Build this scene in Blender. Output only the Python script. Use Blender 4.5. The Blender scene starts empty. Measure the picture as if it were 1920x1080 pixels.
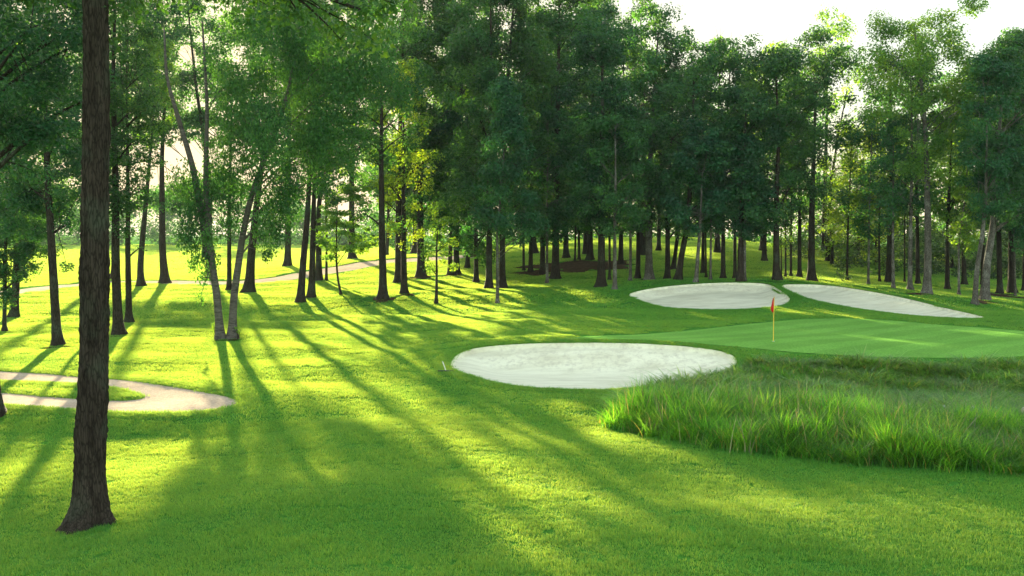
import bpy, math
import numpy as np

# ------------------------------------------------------------------ camera, sky, sun, exposure
F, CAMZ = 1844.0, 5.0
PITCH = math.atan(100 / F)
SUN_EL, SUN_AZ = 9.85, -18.1          # degrees; azimuth from +Y towards +X
SC = bpy.context.scene
COL = SC.collection
cam = bpy.data.cameras.new('camera'); cam_o = bpy.data.objects.new('camera', cam); COL.objects.link(cam_o)
cam_o.location = (0, 0, CAMZ); cam_o.rotation_euler = (math.pi / 2 - PITCH, 0, 0)
cam.sensor_width = 36; cam.lens = 36 * F / 1920; cam.clip_start = 0.1; cam.clip_end = 6000
SC.camera = cam_o
SC.view_settings.view_transform = 'Standard'; SC.view_settings.look = 'None'
SC.view_settings.exposure = 3.15; SC.view_settings.gamma = 1; SC.view_settings.use_curve_mapping = False
ce, se = math.cos(math.radians(SUN_EL)), math.sin(math.radians(SUN_EL))
SUN = np.array([math.sin(math.radians(SUN_AZ)) * ce, math.cos(math.radians(SUN_AZ)) * ce, se])
wd = bpy.data.worlds.new('World'); SC.world = wd; wd.use_nodes = True
nt = wd.node_tree; nt.nodes.clear()
wo = nt.nodes.new('ShaderNodeOutputWorld'); bg = nt.nodes.new('ShaderNodeBackground')
sky = nt.nodes.new('ShaderNodeTexSky'); sky.sky_type = 'NISHITA'; sky.sun_disc = False
sky.sun_elevation = math.radians(SUN_EL); sky.sun_rotation = math.radians(SUN_AZ)
sky.air_density = 1.0; sky.dust_density = 1.0; sky.ozone_density = 1.0
bg.inputs[1].default_value = 0.09
hs = nt.nodes.new('ShaderNodeHueSaturation'); hs.inputs['Saturation'].default_value = .6
nt.links.new(sky.outputs[0], hs.inputs['Color']); tn = nt.nodes.new('ShaderNodeMix'); tn.data_type = 'RGBA'; tn.blend_type = 'MULTIPLY'; tn.inputs[0].default_value = 1; tn.inputs[7].default_value = (1, .985, .85, 1)
nt.links.new(hs.outputs[0], tn.inputs[6]); nt.links.new(tn.outputs[2], bg.inputs[0])
# the sun's own disc, seen only where the leaves leave a gap (a small bright spot of the sky itself)
tc = nt.nodes.new('ShaderNodeTexCoord'); dp = nt.nodes.new('ShaderNodeVectorMath'); dp.operation = 'DOT_PRODUCT'
dp.inputs[1].default_value = tuple(SUN); nt.links.new(tc.outputs['Generated'], dp.inputs[0])
mr = nt.nodes.new('ShaderNodeMapRange'); mr.interpolation_type = 'SMOOTHSTEP'
mr.inputs[1].default_value = math.cos(math.radians(0.48)); mr.inputs[2].default_value = math.cos(math.radians(0.3))
nt.links.new(dp.outputs['Value'], mr.inputs[0])
bg2 = nt.nodes.new('ShaderNodeBackground'); bg2.inputs[0].default_value = (1, .82, .5, 1)
ml = nt.nodes.new('ShaderNodeMath'); ml.operation = 'MULTIPLY'; ml.inputs[1].default_value = 30
nt.links.new(mr.outputs[0], ml.inputs[0]); nt.links.new(ml.outputs[0], bg2.inputs[1])
ad = nt.nodes.new('ShaderNodeAddShader'); nt.links.new(bg.outputs[0], ad.inputs[0]); nt.links.new(bg2.outputs[0], ad.inputs[1])
nt.links.new(ad.outputs[0], wo.inputs[0])
sl = bpy.data.lights.new('sun', 'SUN'); sl.energy = 5.0; sl.angle = math.radians(0.6); sl.color = (1, .86, .55)
so = bpy.data.objects.new('sun', sl); COL.objects.link(so)
from mathutils import Vector
so.rotation_euler = Vector(tuple(SUN)).to_track_quat('Z', 'Y').to_euler(); so.location = (-30, 90, 60)
SC.render.engine = 'CYCLES'
cy = SC.cycles
cy.max_bounces = 6; cy.diffuse_bounces = 3; cy.glossy_bounces = 2; cy.transmission_bounces = 4
cy.transparent_max_bounces = 6; cy.caustics_reflective = False; cy.caustics_refractive = False
cy.use_denoising = True; cy.sample_clamp_indirect = 6; cy.sample_clamp_direct = 0.14

rng = np.random.default_rng(11)
cP, sP = math.cos(PITCH), math.sin(PITCH)

# ------------------------------------------------------------------ terrain
def sm(t):
    t = np.clip(t, 0, 1); return t * t * (3 - 2 * t)
def gau(x, y, cx, cy_, sx, sy): return np.exp(-(((x - cx) / sx) ** 2 + ((y - cy_) / sy) ** 2) / 2)
def base_z(x, y):
    x = np.asarray(x, float); y = np.asarray(y, float)
    z = 4.6 * gau(x, y, 20, 138, 24, 36) * (1 - sm((y - 170) / 250))
    z = z + 1.15 * gau(x, y, 13.5, 67.5, 8.5, 4.6) + 0.55 * gau(x, y, 24, 63, 6, 4)
    z = z + 0.42 * sm((y - 33.5) / 4.5) * sm((x + 6) / 8) * (1 - sm((y - 56) / 10)) * (1 - sm((x - 34) / 10))
    z = z + 0.33 * gau(x, y, 3.5, 39.6, 6.0, 1.7)
    z = z - 0.36 * sm((28.4 - y) / 3.2) * sm((-3.0 - x) / 6)
    z = z - 0.25 * gau(x, y, -12, 62, 14, 4.5) + 0.22 * gau(x, y, -12, 72, 16, 4)
    z = z - 0.45 * gau(x, y, 15, 31.5, 6.5, 2.8) + 1.0 * gau(x, y, -18, 120, 11, 15)                        # ditch inside the rough
    z = z + 1.6 * sm((y - 130) / 170) * sm((20 - x) / 40)
    near = np.exp(-np.maximum(y - 60, 0) / 60)
    und = 0.05 * np.sin(x * .55 + 1.3 * np.sin(y * .21)) * np.sin(y * .48 + .4 * x * .3) + 0.035 * np.sin(y * 1.15 + .35 * x) + 0.03 * np.sin(.9 * y - .6 * x + 2)
    z = z + und * near * (1 - .8 * gau(x, y, 17, 48, 12, 7))
    return z
def pix_dir(px, py):
    u = (np.asarray(px, float) - 960) / F; v = (540 - np.asarray(py, float)) / F
    return np.stack([u, cP + v * sP, -sP + v * cP], -1)
def hit(px, py, fn=base_z, tmax=900):
    d = pix_dir(px, py); t = 5.0; prev = 5.0
    while t < tmax:
        if CAMZ + d[2] * t < fn(d[0] * t, d[1] * t): break
        prev = t; t *= 1.01
    a, b = prev, t
    for _ in range(30):
        m = (a + b) / 2
        if CAMZ + d[2] * m < fn(d[0] * m, d[1] * m): b = m
        else: a = m
    x, y = d[0] * b, d[1] * b
    return np.array([x, y, float(fn(x, y))])
def at(px, py, Y):
    d = pix_dir(px, py); t = Y / d[1]
    return np.array([d[0] * t, Y, CAMZ + d[2] * t])
def to_px(P):
    x, y, z = P[:, 0], P[:, 1], P[:, 2] - CAMZ
    w = np.maximum(y * cP - z * sP, 1e-3)
    return 960 + F * x / w, 540 - F * (y * sP + z * cP) / w
def smooth_closed(pts, n=140):
    p = np.array(pts, float); m = len(p); out = []
    t = np.linspace(0, m, n, endpoint=False)
    for s in t:
        i = int(s); f = s - i
        p0, p1, p2, p3 = p[(i - 1) % m], p[i % m], p[(i + 1) % m], p[(i + 2) % m]
        out.append(.5 * ((2 * p1) + (-p0 + p2) * f + (2 * p0 - 5 * p1 + 4 * p2 - p3) * f * f + (-p0 + 3 * p1 - 3 * p2 + p3) * f ** 3))
    return np.array(out)
def world_poly(pts, n=140):
    return np.array([hit(*q)[:2] for q in smooth_closed(pts, n)])
def inside(poly, x, y):
    r = np.zeros(x.shape, bool); n = len(poly)
    for i in range(n):
        x1, y1 = poly[i]; x2, y2 = poly[(i + 1) % n]
        if y1 == y2: continue
        c = ((y1 > y) != (y2 > y)) & (x < (x2 - x1) * (y - y1) / (y2 - y1) + x1)
        r ^= c
    return r
def sdist(poly, x, y):
    """positive inside, negative outside"""
    best = np.full(x.shape, 1e9); n = len(poly)
    for i in range(n):
        a = poly[i]; d = poly[(i + 1) % n] - a; L = max(d @ d, 1e-12)
        t = np.clip(((x - a[0]) * d[0] + (y - a[1]) * d[1]) / L, 0, 1)
        best = np.minimum(best, (x - a[0] - t * d[0]) ** 2 + (y - a[1] - t * d[1]) ** 2)
    best = np.sqrt(best)
    return np.where(inside(poly, x, y), best, -best)
def sd_near(poly, x, y, pad=3.0):
    s = np.full(x.shape, -99.0); lo = poly.min(0) - pad; hi = poly.max(0) + pad
    k = (x > lo[0]) & (x < hi[0]) & (y > lo[1]) & (y < hi[1])
    if k.any(): s[k] = sdist(poly, x[k], y[k])
    return s

B_FRONT = world_poly([(845, 685), (852, 670), (875, 657), (920, 649), (1000, 644), (1112, 642.5), (1220, 645), (1310, 652), (1360, 661), (1381, 674), (1372, 689), (1332, 704), (1260, 719), (1180, 728), (1100, 731), (1000, 727), (930, 717), (880, 703), (855, 694)])
B_BACK = world_poly([(1180, 553), (1205, 544), (1260, 536), (1330, 531), (1400, 530), (1442, 534), (1466, 546), (1481, 560), (1472, 570), (1440, 576), (1380, 580), (1310, 580), (1250, 576), (1205, 565)])
B_RIGHT = world_poly([(1465, 536), (1495, 533), (1560, 536), (1640, 548), (1700, 560), (1770, 577), (1843, 594), (1830, 597), (1780, 596), (1700, 590), (1600, 577), (1530, 563), (1488, 549)])
GREEN = world_poly([(1060, 636), (1110, 630), (1200, 627), (1300, 619), (1400, 608), (1490, 600), (1570, 597), (1660, 600), (1760, 609), (1860, 616), (1990, 628), (2050, 645), (2000, 660), (1900, 669), (1760, 671), (1620, 668), (1500, 661), (1380, 650), (1250, 639), (1140, 637)], 160)
ROUGH = world_poly([(1138, 800), (1150, 775), (1200, 745), (1290, 722), (1370, 700), (1420, 684), (1600, 682), (1800, 688), (2050, 696), (2300, 720), (2300, 905), (2050, 895), (1920, 888), (1700, 878), (1500, 862), (1300, 833), (1180, 812)])
def bunker(b): return b.mean(0)
Z_FLOOR = float(base_z(*hit(1100, 731)[:2])) - .06
def ground_z(x, y, lowered=True):
    x = np.asarray(x, float); y = np.asarray(y, float); shp = x.shape
    x = np.atleast_1d(x).ravel(); y = np.atleast_1d(y).ravel()
    z = base_z(x, y)
    s = sd_near(B_FRONT, x, y)
    z = np.where(s > 0, z - sm(s / 2.2) * np.maximum(z - Z_FLOOR, 0) * .95 - .17 * sm(s / .07), z)
    low = .30 * sm((s + .85) / .4)
    for b, dp_ in ((B_BACK, .32), (B_RIGHT, .24)):
        s = sd_near(b, x, y); z = np.where(s > 0, z - dp_ * sm(s / 1.3) - .15 * sm(s / .07), z); low = low + .30 * sm((s + .85) / .4)
    s = sd_near(GREEN, x, y); low = low + .05 * sm(s / .3)
    s = sd_near(PATH_NEAR, x, y); z = np.where(s > -.3, z - .03 * sm((s + .3) / .3), z); low = low + .06 * sm(s / .2)
    s = sd_near(PATH_FAR, x, y); z = np.where(s > -.3, z - .05 * sm((s + .3) / .3), z); low = low + .08 * sm(s / .3)
    if lowered: z = z - np.minimum(low, .34)
    return z.reshape(shp)
def unit_(v): return v / np.linalg.norm(v, axis=1, keepdims=True)
def strip(px_pts, half, n):
    p = np.array([hit(*q)[:2] for q in px_pts]); m = len(p)
    t = np.linspace(0, m - 1 - 1e-6, n); c = []
    for s in t:
        i = int(s); f = s - i
        p0, p1, p2, p3 = p[max(i - 1, 0)], p[i], p[min(i + 1, m - 1)], p[min(i + 2, m - 1)]
        c.append(.5 * ((2 * p1) + (-p0 + p2) * f + (2 * p0 - 5 * p1 + 4 * p2 - p3) * f * f + (-p0 + 3 * p1 - 3 * p2 + p3) * f ** 3))
    c = np.array(c); d = np.gradient(c, axis=0); d /= np.linalg.norm(d, axis=1)[:, None] + 1e-9
    nrm = np.stack([-d[:, 1], d[:, 0]], 1)
    h = np.interp(np.linspace(0, 1, n), np.linspace(0, 1, len(half)), half)[:, None]
    return c + nrm * h, c - nrm * h
# near loop: two arms entering at the left edge and meeting in a rounded turn
_out = np.array([hit(*q)[:2] for q in [(-500, 676), (-200, 687), (0, 695), (100, 700), (190, 708), (270, 716), (340, 726), (400, 736), (440, 746), (452, 753), (440, 762), (400, 768), (330, 772), (250, 772), (190, 770), (100, 764), (0, 757), (-200, 745), (-500, 730)]])
_inn = np.array([hit(*q)[:2] for q in [(-500, 690), (-200, 703), (0, 712), (80, 715), (150, 719), (190, 722), (230, 729), (258, 736), (272, 740), (276, 743), (268, 747), (250, 749), (220, 750), (190, 749), (100, 743), (0, 735), (-200, 726), (-500, 715)]])
def resample(p, n):
    L = np.r_[0, np.cumsum(np.linalg.norm(np.diff(p, axis=0), axis=1))]; L /= L[-1]
    t = np.linspace(0, 1, n); return np.stack([np.interp(t, L, p[:, 0]), np.interp(t, L, p[:, 1])], 1)
def ease(p):
    q = p.copy()
    for _ in range(6): q[1:-1] = .25 * q[:-2] + .5 * q[1:-1] + .25 * q[2:]
    return q
PN_A, PN_B = ease(resample(_out, 220)), ease(resample(_inn, 220))
PATH_NEAR = np.r_[PN_A[::3], PN_B[::-3]]
PF_A, PF_B = strip([(-330, 590), (-150, 575), (0, 550), (70, 541), (140, 533), (210, 528), (290, 527), (370, 530), (440, 529), (520, 522), (600, 510), (660, 499), (720, 490), (790, 486), (880, 480)], [1.6, 1.6, 1.8, 2.6, 2.6], 200)
PATH_FAR = np.r_[PF_A[::4], PF_B[::-4]]

# ------------------------------------------------------------------ mesh + material helpers
def tag(o, label=None, cat=None, group=None, kind=None):
    if label: o['label'] = label
    if cat: o['category'] = cat
    if group: o['group'] = group
    if kind: o['kind'] = kind
    return o
def mesh_obj(name, V, Fq, mat, parent=None, smooth=False, attr=None, tris=None):
    me = bpy.data.meshes.new(name)
    V = np.asarray(V, np.float32); Fq = np.asarray(Fq, np.int32).reshape(-1, 4)
    nT = 0 if tris is None else len(tris)
    me.vertices.add(len(V)); me.vertices.foreach_set('co', V.ravel())
    li = Fq.ravel() if nT == 0 else np.r_[Fq.ravel(), np.asarray(tris, np.int32).ravel()]
    me.loops.add(len(li)); me.loops.foreach_set('vertex_index', li.astype(np.int32))
    st = np.arange(len(Fq)) * 4
    if nT: st = np.r_[st, len(Fq) * 4 + np.arange(nT) * 3]
    me.polygons.add(len(st)); me.polygons.foreach_set('loop_start', st.astype(np.int32))
    if attr is not None:
        a = me.attributes.new('v', 'FLOAT', 'FACE'); a.data.foreach_set('value', np.asarray(attr, np.float32))
    me.update(calc_edges=True)
    if smooth: me.polygons.foreach_set('use_smooth', np.ones(len(st), bool))
    me.materials.append(mat)
    o = bpy.data.objects.new(name, me); COL.objects.link(o)
    if parent: o.parent = parent
    return o
def empty(name, loc, label, cat, group=None):
    o = bpy.data.objects.new(name, None); COL.objects.link(o); o.location = loc; o.empty_display_size = .3
    return tag(o, label, cat, group)
def mat(name):
    m = bpy.data.materials.new(name); m.use_nodes = True; n = m.node_tree; n.nodes.clear()
    out = n.nodes.new('ShaderNodeOutputMaterial'); return m, n, out
def N(n, t, **k):
    x = n.nodes.new(t)
    for a, b in k.items(): setattr(x, a, b)
    return x
def ramp(n, fac, stops):
    r = N(n, 'ShaderNodeValToRGB'); e = r.color_ramp.elements
    while len(e) < len(stops): e.new(.5)
    for i, (p, c) in enumerate(stops): e[i].position = p; e[i].color = (*c, 1)
    n.links.new(fac, r.inputs[0]); return r.outputs[0]
def noise(n, vec, scale, detail=4, rough=.55):
    x = N(n, 'ShaderNodeTexNoise'); x.inputs['Scale'].default_value = scale; x.inputs['Detail'].default_value = detail
    x.inputs['Roughness'].default_value = rough
    if vec is not None: n.links.new(vec, x.inputs['Vector'])
    return x.outputs['Fac']
def mix(n, fac, a, b, mode='MIX'):
    x = N(n, 'ShaderNodeMix', data_type='RGBA', blend_type=mode)
    if isinstance(fac, float): x.inputs[0].default_value = fac
    else: n.links.new(fac, x.inputs[0])
    for i, c in ((6, a), (7, b)):
        if isinstance(c, tuple): x.inputs[i].default_value = (*c, 1)
        else: n.links.new(c, x.inputs[i])
    return x.outputs[2]
def leaf_mat(name, stops, trans, tf=.38, rough=.5, patch=None, vary=True):
    m, n, out = mat(name)
    a = N(n, 'ShaderNodeAttribute', attribute_name='v')
    col = ramp(n, a.outputs['Fac'], stops)
    if patch:
        g = N(n, 'ShaderNodeNewGeometry'); col = mix(n, ramp(n, noise(n, g.outputs['Position'], patch[0], 3), [(.35, (0, 0, 0)), (.65, (1, 1, 1))]), col, mix(n, 1.0, col, patch[1], 'MULTIPLY'))
    if vary:
        oi = N(n, 'ShaderNodeObjectInfo'); col = mix(n, 1.0, col, ramp(n, oi.outputs['Random'], vary if isinstance(vary, list) else [(0, (.62, .8, .95)), (.3, (1.0, 1.0, .8)), (.55, (.85, .95, 1.05)), (.8, (1.4, 1.15, .75)), (1, (.8, .85, .8))]), 'MULTIPLY')
    p = N(n, 'ShaderNodeBsdfPrincipled'); p.inputs['Roughness'].default_value = rough; p.inputs['Specular IOR Level'].default_value = .25
    n.links.new(col, p.inputs['Base Color'])
    t = N(n, 'ShaderNodeBsdfTranslucent'); tcn = mix(n, 1.0, col, trans, 'MULTIPLY'); n.links.new(tcn, t.inputs[0])
    s = N(n, 'ShaderNodeMixShader'); s.inputs[0].default_value = tf
    n.links.new(p.outputs[0], s.inputs[1]); n.links.new(t.outputs[0], s.inputs[2]); n.links.new(s.outputs[0], out.inputs[0])
    return m
TR = (2.8, 2.1, .55)
M_OAK = leaf_mat('oak_leaf', [(0, (.013, .055, .022)), (.6, (.026, .10, .034)), (1, (.06, .155, .038))], TR)
M_MAPLE = leaf_mat('maple_leaf', [(0, (.012, .06, .032)), (.6, (.024, .11, .05)), (1, (.045, .155, .05))], TR)
M_BIRCH = leaf_mat('birch_leaf', [(0, (.022, .085, .022)), (.6, (.045, .15, .03)), (1, (.085, .21, .04))], (3, 2.0, .55), .36)
M_PALE = leaf_mat('pale_backlit_leaf', [(0, (.045, .13, .022)), (.6, (.095, .21, .034)), (1, (.15, .26, .036))], TR)  # young yellow-green leaf, brightened so that backlight is partly in its colour
M_SHRUB = leaf_mat('shrub_leaf', [(0, (.010, .035, .018)), (.6, (.02, .06, .028)), (1, (.04, .09, .03))], TR, .35)
M_TURF = leaf_mat('turf_blade', [(0, (.034, .22, .028)), (.5, (.06, .37, .048)), (1, (.115, .45, .058))], (6.6, 1.36, 1.1), .5, .45, (.22, (.66, .8, .8)), False)
M_ROUGH = leaf_mat('rough_blade', [(0, (.035, .14, .025)), (.6, (.07, .26, .035)), (.93, (.14, .33, .05)), (1, (.27, .26, .12))], (3.2, 2.5, .9), .45, .45, (.35, (.62, .66, .6)), [(0, (.5, .55, .5)), (.35, (.95, .95, .9)), (.6, (1.3, 1.2, .8)), (.85, (1.75, 1.3, 1.0)), (1, (2.6, 1.35, 1.6))])
M_SEED = leaf_mat('seed_head', [(0, (.10, .11, .06)), (1, (.30, .27, .15))], (1.5, 1.3, .9), .35)
M_FLUFF = leaf_mat('cattail_fluff', [(0, (.5, .48, .42)), (1, (.65, .62, .55))], (1, 1, 1), .3)

def bark_mat(name, c1, c2, c3, sc=9, stretch=.16, bump=.5):
    m, n, out = mat(name)
    g = N(n, 'ShaderNodeNewGeometry'); mp = N(n, 'ShaderNodeMapping'); mp.inputs['Scale'].default_value = (1, 1, stretch)
    n.links.new(g.outputs['Position'], mp.inputs[0])
    vz = N(n, 'ShaderNodeTexVoronoi', feature='DISTANCE_TO_EDGE'); vz.inputs['Scale'].default_value = sc * 2.2; n.links.new(mp.outputs[0], vz.inputs['Vector'])
    f = noise(n, mp.outputs[0], sc, 6, .65)
    big = noise(n, g.outputs['Position'], 1.1, 4)
    col = ramp(n, f, [(.3, c1), (.7, c2)])
    col = mix(n, ramp(n, big, [(.5, (0, 0, 0)), (.68, (1, 1, 1))]), col, c3)
    col = mix(n, 1.0, col, ramp(n, vz.outputs[0], [(.02, (.45, .45, .45)), (.16, (1.1, 1.1, 1.1))]), 'MULTIPLY')
    p = N(n, 'ShaderNodeBsdfPrincipled'); p.inputs['Roughness'].default_value = .95; p.inputs['Specular IOR Level'].default_value = .06
    n.links.new(col, p.inputs['Base Color'])
    mm = N(n, 'ShaderNodeMath', operation='MULTIPLY_ADD'); n.links.new(vz.outputs[0], mm.inputs[0]); mm.inputs[1].default_value = 1.6; n.links.new(f, mm.inputs[2])
    b = N(n, 'ShaderNodeBump'); b.inputs['Strength'].default_value = bump; b.inputs['Distance'].default_value = .06; n.links.new(mm.outputs[0], b.inputs['Height'])
    n.links.new(b.outputs[0], p.inputs['Normal']); n.links.new(p.outputs[0], out.inputs[0]); return m
M_BARK = bark_mat('oak_bark', (.015, .012, .009), (.05, .041, .032), (.045, .052, .036))
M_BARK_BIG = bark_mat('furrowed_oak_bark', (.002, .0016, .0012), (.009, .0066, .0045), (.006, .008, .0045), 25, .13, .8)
M_BARK_GREY = bark_mat('grey_maple_bark', (.05, .046, .039), (.14, .132, .11), (.2, .2, .175), 7, .3, .35)
def birch_bark():
    m, n, out = mat('birch_bark')
    g = N(n, 'ShaderNodeNewGeometry'); mp = N(n, 'ShaderNodeMapping'); mp.inputs['Scale'].default_value = (1, 1, 4.5)
    n.links.new(g.outputs['Position'], mp.inputs[0])
    f = noise(n, mp.outputs[0], 3.0, 5, .7)
    dark = noise(n, g.outputs['Position'], 1.7, 3)
    col = ramp(n, f, [(.38, (.016, .013, .01)), (.52, (.07, .06, .05)), (.8, (.15, .135, .115))])
    col = mix(n, ramp(n, dark, [(.52, (0, 0, 0)), (.6, (1, 1, 1))]), col, (.06, .05, .04))
    p = N(n, 'ShaderNodeBsdfPrincipled'); p.inputs['Roughness'].default_value = .8; n.links.new(col, p.inputs['Base Color'])
    b = N(n, 'ShaderNodeBump'); b.inputs['Strength'].default_value = .4; b.inputs['Distance'].default_value = .04; n.links.new(f, b.inputs['Height'])
    n.links.new(b.outputs[0], p.inputs['Normal']); n.links.new(p.outputs[0], out.inputs[0]); return m
M_BIRCHBARK = birch_bark()
def ground_mat(name, cols, sc, fine, bump=.6, sheen=0.0, trans=None, spec=0.0):
    m, n, out = mat(name)
    g = N(n, 'ShaderNodeNewGeometry'); P = g.outputs['Position']
    col = ramp(n, noise(n, P, sc, 5), [(.3, cols[0]), (.5, cols[1]), (.72, cols[2])])
    col = mix(n, .55, col, ramp(n, noise(n, P, fine, 3, .7), [(.3, (.35, .4, .35)), (.7, (1.5, 1.4, 1.3))]), 'MULTIPLY')
    if trans:      # mowing stripes: direction, width, contrast
        mp = N(n, 'ShaderNodeMapping'); mp.inputs['Rotation'].default_value = (0, 0, trans[0]); n.links.new(P, mp.inputs[0])
        wv = N(n, 'ShaderNodeTexWave'); wv.inputs['Scale'].default_value = trans[1]; wv.inputs['Distortion'].default_value = .6; wv.inputs['Detail'].default_value = 1; n.links.new(mp.outputs[0], wv.inputs['Vector'])
        col = mix(n, 1.0, col, ramp(n, wv.outputs['Fac'], [(.35, (1 - trans[2],) * 3), (.65, (1 + trans[2],) * 3)]), 'MULTIPLY')
    p = N(n, 'ShaderNodeBsdfPrincipled'); p.inputs['Roughness'].default_value = .95; p.inputs['Specular IOR Level'].default_value = spec
    if sheen: p.inputs['Sheen Weight'].default_value = sheen; p.inputs['Sheen Roughness'].default_value = .4; n.links.new(col, p.inputs['Sheen Tint'])
    n.links.new(col, p.inputs['Base Color'])
    b = N(n, 'ShaderNodeBump'); b.inputs['Strength'].default_value = bump; b.inputs['Distance'].default_value = .03
    n.links.new(noise(n, P, fine * .6, 4, .7), b.inputs['Height']); n.links.new(b.outputs[0], p.inputs['Normal'])
    n.links.new(p.outputs[0], out.inputs[0]); return m
M_GROUND = ground_mat('lawn', [(.04, .13, .02), (.055, .18, .025), (.08, .22, .03)], .35, 9)
M_GREEN = ground_mat('putting_turf', [(.12, .28, .052), (.14, .32, .06), (.165, .36, .07)], .35, 14, .15, trans=(.9, .16, .07))
M_PATH = ground_mat('path_gravel', [(.38, .31, .25), (.44, .36, .29), (.50, .42, .34)], 1.3, 16, .6)
def sand_mat():
    m, n, out = mat('bunker_sand')
    g = N(n, 'ShaderNodeNewGeometry'); P = g.outputs['Position']
    mp = N(n, 'ShaderNodeMapping'); mp.inputs['Scale'].default_value = (.35, 1.6, 1); n.links.new(P, mp.inputs[0])
    col = ramp(n, noise(n, mp.outputs[0], 1.5, 6, .65), [(.3, (.56, .54, .40)), (.55, (.72, .71, .55)), (.75, (.78, .77, .61))])
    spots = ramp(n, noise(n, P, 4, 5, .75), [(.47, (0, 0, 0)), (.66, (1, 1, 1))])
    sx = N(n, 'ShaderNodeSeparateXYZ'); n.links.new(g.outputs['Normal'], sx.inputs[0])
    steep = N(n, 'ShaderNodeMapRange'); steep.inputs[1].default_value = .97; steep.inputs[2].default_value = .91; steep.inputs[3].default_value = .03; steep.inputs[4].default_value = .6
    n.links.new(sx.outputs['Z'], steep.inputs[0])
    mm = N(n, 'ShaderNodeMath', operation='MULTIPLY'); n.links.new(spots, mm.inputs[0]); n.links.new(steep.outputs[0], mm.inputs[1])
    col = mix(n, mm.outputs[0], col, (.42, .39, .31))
    p = N(n, 'ShaderNodeBsdfPrincipled'); p.inputs['Roughness'].default_value = .95; p.inputs['Specular IOR Level'].default_value = .15; n.links.new(col, p.inputs['Base Color'])
    b = N(n, 'ShaderNodeBump'); b.inputs['Strength'].default_value = .5; b.inputs['Distance'].default_value = .04
    n.links.new(noise(n, mp.outputs[0], 9, 5, .7), b.inputs['Height']); n.links.new(b.outputs[0], p.inputs['Normal']); n.links.new(p.outputs[0], out.inputs[0]); return m
M_SAND = sand_mat()
def plain(name, c, rough=.6, metal=0):
    m, n, out = mat(name); p = N(n, 'ShaderNodeBsdfPrincipled')
    g = N(n, 'ShaderNodeNewGeometry'); col = mix(n, ramp(n, noise(n, g.outputs['Position'], 12, 4), [(.35, (0, 0, 0)), (.7, (1, 1, 1))]), c, tuple(.78 * k for k in c))
    n.links.new(col, p.inputs['Base Color']); p.inputs['Roughness'].default_value = rough; p.inputs['Metallic'].default_value = metal
    n.links.new(p.outputs[0], out.inputs[0]); return m

# ------------------------------------------------------------------ ground sheet + surfaces
def spread(a, b, step, far, n):
    core = np.arange(a, b + step / 2, step); g = np.geomspace(1, far, n) - 1
    return core, g
xc = np.arange(-62, 62.01, .42); xf = np.geomspace(.8, 2400, 30)
X1 = np.r_[-62 - xf[::-1], xc, 62 + xf]
yc = np.r_[np.arange(8, 72, .28), np.arange(72, 150, .7)]; yf = np.geomspace(1.2, 3500, 40); yb = np.geomspace(.6, 300, 18)
Y1 = np.r_[8 - yb[::-1], yc, 150 + yf]
GX, GY = np.meshgrid(X1, Y1); GZ = ground_z(GX, GY)
ny, nx = GX.shape
idx = np.arange(ny * nx).reshape(ny, nx)
Fg = np.stack([idx[:-1, :-1], idx[:-1, 1:], idx[1:, 1:], idx[1:, :-1]], -1).reshape(-1, 4)
tag(mesh_obj('ground', np.stack([GX, GY, GZ], -1).reshape(-1, 3), Fg, M_GROUND, smooth=True), kind='structure')
def fill(name, poly, m, rings=26, lift=.0):
    c = poly.mean(0); n = len(poly); V = []
    fr = [(k / rings) ** .75 for k in range(rings - 3)] + [.955, .982, .993, 1.0]; rings = len(fr) - 1
    for f in fr: V.append(c + (poly - c) * f)
    V = np.concatenate(V); z = ground_z(V[:, 0], V[:, 1], False) + lift
    z[-n:] -= .0
    q = np.arange(n); Fq = []
    for k in range(rings):
        Fq.append(np.stack([k * n + q, k * n + (q + 1) % n, (k + 1) * n + (q + 1) % n, (k + 1) * n + q], -1))
    return tag(mesh_obj(name, np.c_[V, z], np.concatenate(Fq)[n:] if False else np.concatenate(Fq), m, smooth=True), kind='structure')
def ribbon(name, A, B, m, across=10, lift=.0):
    n = len(A); t = np.linspace(0, 1, across + 1)[:, None, None]
    V = (A * (1 - t) + B * t).reshape(-1, 2); z = ground_z(V[:, 0], V[:, 1], False) + lift
    q = np.arange(n - 1); Fq = np.concatenate([np.stack([k * n + q, k * n + q + 1, (k + 1) * n + q + 1, (k + 1) * n + q], -1) for k in range(across)])
    return tag(mesh_obj(name, np.c_[V, z], Fq, m, smooth=True), kind='structure')
fill('bunker_sand', B_FRONT, M_SAND, 34)
fill('bunker_sand', B_BACK, M_SAND)
fill('bunker_sand', B_RIGHT, M_SAND)
M_LIP = ground_mat('turf_lip', [(.018, .03, .010), (.03, .05, .014), (.05, .06, .025)], 1.5, 18, .6)
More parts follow.
